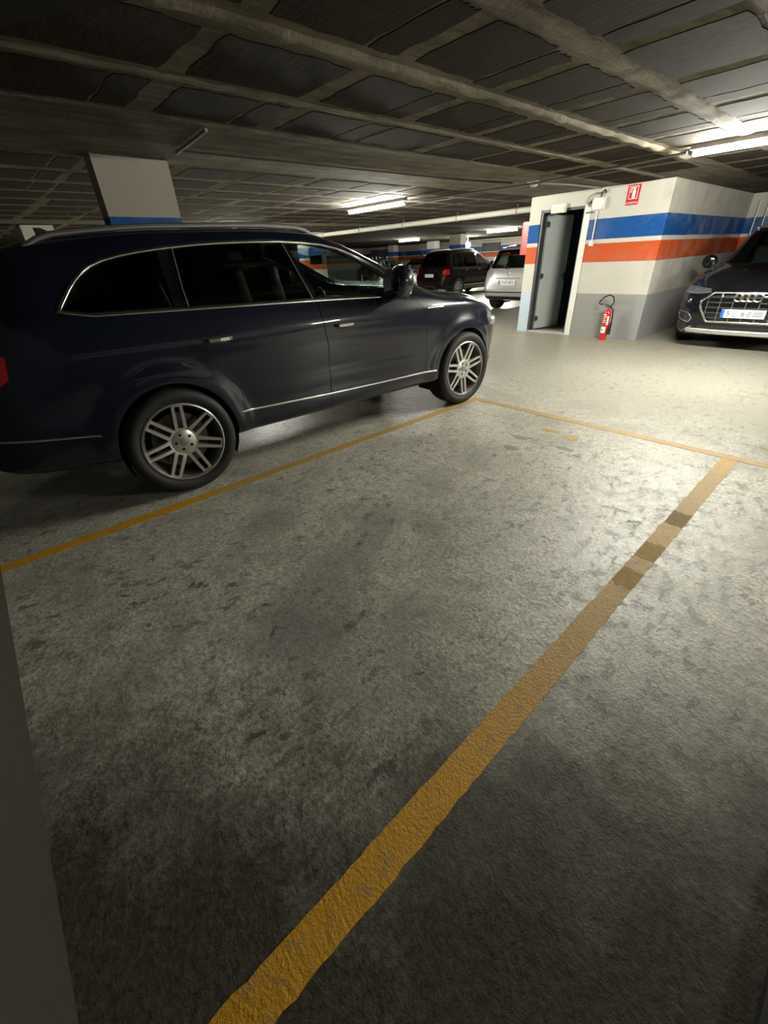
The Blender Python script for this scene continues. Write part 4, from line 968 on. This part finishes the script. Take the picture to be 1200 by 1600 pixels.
def std(paint, H, W, L0, L1, wx, kind, key, tail=M_TAIL, glassr=M_PRIVACY, front=M_SMOKE, nsp=8, rimm=M_RIM):
    zk = 1.02 if kind != 'hatch' else .97; zt = H - .13
    r0 = L0 + (.55 if kind != 'hatch' else .75)
    dl = [(r0 - .12, zk + .02), (-.2, zk), (.82, zk - .02), (.6, zk + .14), (.35, zt - .10), (.1, zt), (-.4, zt + .025), (-1, zt), (r0 + .08, zt - .06)]
    wv = [([(r0 - .05, zk + .04), (-.95, zk + .03), (-.95, zt - .02), (r0 + .1, zt - .09)], M_PRIVACY if glassr is M_PRIVACY else front), ([(-.89, zk + .03), (-.1, zk + .02), (-.1, zt - .01), (-.4, zt), (-.89, zt - .02)], M_PRIVACY if glassr is M_PRIVACY else front), ([(-.04, zk + .02), (.62, zk + .005), (.52, zk + .12), (.3, zt - .12), (.06, zt - .03), (-.04, zt - .015)], front)]
    W_ = W
    return dict(paint=paint, arches=[(1.3, .34, .365), (-1.3, .34, .365)], dlo=dl, windows=wv,
        doors=[[(-.08, .28), (.86, .28), (.88, .6), (.82, zk - .02), (-.08, zk + .02)], [(-.08, .28), (-.08, zk + .02), (-1.0, zk + .02), (-1.0, .72), (-.88, .5), (-.88, .28)]],
        hood=[(W - .20, 1.1), (W - .17, 1.3), (W - .22, L1 - .3), (W - .32, L1 - .16), (-W + .32, L1 - .16), (-W + .22, L1 - .3), (-W + .17, 1.3), (-W + .20, 1.1)], hoodz=(.7, 1.3),
        ws=mirrored([(W - .30, zk + .10), (W - .22, zk + .13), (W - .36, H - .14), (W - .44, H - .10)]), wss=(-.1, 1.4), glass=front,
        rw=mirrored([(W - .27, zk + .06), (W - .20, zk + .11), (W - .30, H - .17), (W - .38, H - .13)]), rws=(L0 - 1, L0 + .6), rwglass=glassr,
        gate=mirrored([(W - .25, .58), (W - .17, .70), (W - .20, 1.02), (W - .29, H - .09), (W - .34, H - .075)]), gates=L0 + .5,
        panels=[('tail_lamp', tail, 'y', poly_round([(W - .20, .80), (W - .22, .98), (W + .1, 1.0), (W + .1, .80)] if kind != 'mpv' else [(W - .11, .62), (W - .13, 1.02), (W + .1, 1.02), (W + .1, .62)], 1), L0 - 1, L0 + .30, -.004, .03, True),
                ('head_lamp', M_CLEAR, 'x', poly_round([(L1 - .48, .80), (L1 - .3, .86), (L1 - .02, .74), (L1 - .06, .62), (L1 - .3, .66)], 1), .35, 1.3, -.002, .02, True),
                ('bumper_trim', M_PLASTIC if paint is not M_SILVER else M_PLASTIC, 'y', mirrored([(W - .3, .30), (W + .1, .33), (W + .1, .40), (W - .3, .40)][:2] + [(W - .3, .37)]), L0 - 1, L0 + .25, -.002, .03, False)],
        wheel=dict(key=key, x=wx, R=.335, W=.22, rr=.225, n=nsp, style='single' if key != 'far5' else 'double', ang=(.2, .4), mat=rimm))
# dark cherry-black SUV, tail and right side
c = far_car('dark_suv', 'dark cherry-black SUV with glowing red tail lamps, behind the nose of the near car', hatch_curves(-2.1, 2.3, 1.66, .885, 'suv'), (-12.9, 16.4, 0), math.radians(-2), std(M_WINE, 1.66, .885, -2.1, 2.3, .875, 'suv', 'far5', M_TAILLIT), (.72, 1.12, .98, (.2, .13, .15), M_WINE), [(0, 0, .92), (1, -.8, .93)])
plate(c, 'B', .78, '', w=.50, h=.12)
for k, (x_, z_) in enumerate(((0, .965), (-.035, .91), (.035, .91))):       # three-diamond badge
    p, n = c.hit('B', x_, z_); MB().prism([(x_ - .026, z_), (x_, z_ - .04), (x_ + .026, z_), (x_, z_ + .04)], 'y', p.y - .012, p.y + .01).build('badge_diamond', M_CHROME, c.root)
p, n = c.hit('B', .33, .95); MB().box((.33, p.y - .004, .95), (.17, .012, .035)).build('badge', M_CHROME, c.root)
c.strip('sill_strip', M_CHROME, 'R', [(-.95, .40), (.9, .40)], .03, .006); c.strip('exhaust_trim', M_CHROME, 'B', [(-.2, .40), (.35, .40)], .04, .008)
for sg in (1, -1): MB().tube([c.hit('T', sg * .52, float(s_))[0] + Vector((0, 0, .02)) for s_ in np.linspace(-1.5, .0, 10)], .014, 8).build('roof_rail', M_CHROME_DARK, c.root, smooth=True)
# silver people carrier, tail towards us
c = far_car('silver_minivan', 'silver people carrier with its tail towards the camera, left of the service room', hatch_curves(-2.1, 2.2, 1.64, .87, 'mpv'), (-7.42, 13.42, 0), math.radians(1.5), std(M_SILVER, 1.64, .87, -2.1, 2.2, .86, 'mpv', 'far4', M_TAIL, M_SMOKE, M_SMOKE), (.85, 1.08, .97, (.2, .13, .15), M_SILVER), [(0, 0, .92), (1, -.8, .93)])
pr = plate(c, 'B', .735, '7147 BPZ', .10, w=.52, h=.12)
c.strip('plate_recess_trim', M_SILVER, 'B', [(-.36, .84), (.36, .84)], .035, .02); c.strip('bumper_strip', M_PLASTIC, 'B', [(-.75, .50), (.75, .50)], .035, .008); c.strip('bumper_strip', M_PLASTIC, 'B', [(-.72, .385), (.72, .385)], .03, .008)
p, n = c.hit('B', 0, .95); MB().tube([(.045 * math.cos(a), p.y - .008, .95 + .045 * math.sin(a)) for a in np.linspace(0, 2 * PI, 21)[:-1]], .007, 8, True).box((0, p.y - .008, .95), (.10, .008, .012)).build('badge', M_CHROME, c.root)
c.strip('rear_wiper', M_PLASTIC, 'B', [(.0, 1.06), (-.30, 1.10)], .014, .012)
# dark hatchback beyond the door mirror
far_car('dark_hatchback', 'dark hatchback seen just beyond the door mirror of the near car', hatch_curves(-1.95, 2.1, 1.47, .87, 'hatch'), (-21.0, 19.6, 0), math.radians(-2), std(M_BLACKPAINT, 1.47, .87, -1.95, 2.1, .86, 'hatch', 'far4b', M_TAIL, M_SMOKE, M_SMOKE), (.75, 1.02, .96, (.2, .13, .15), M_BLACKPAINT))
far_car('brown_hatchback', 'small reddish brown car against the striped far wall', hatch_curves(-1.95, 2.1, 1.45, .86, 'hatch'), (-24.2, 25.6, 0), math.radians(90), std(M_BROWN, 1.45, .86, -1.95, 2.1, .85, 'hatch', 'far4b', M_TAIL, M_SMOKE, M_SMOKE), (.75, 1.02, .95, (.2, .13, .15), M_BROWN))
far_car('pale_hatchback', 'pale silver car whose roof shows between the dark SUV and the silver people carrier', hatch_curves(-1.95, 2.1, 1.46, .86, 'hatch'), (-12.3, 21.6, 0), math.radians(2), std(M_SILVER, 1.46, .86, -1.95, 2.1, .85, 'hatch', 'far4b', M_TAIL, M_SMOKE, M_SMOKE), (.75, 1.02, .95, (.2, .13, .15), M_SILVER))
for m_ in [m_ for m_ in bpy.data.meshes if m_.users == 0]: bpy.data.meshes.remove(m_)
bpy.data.scenes.remove(WORK)
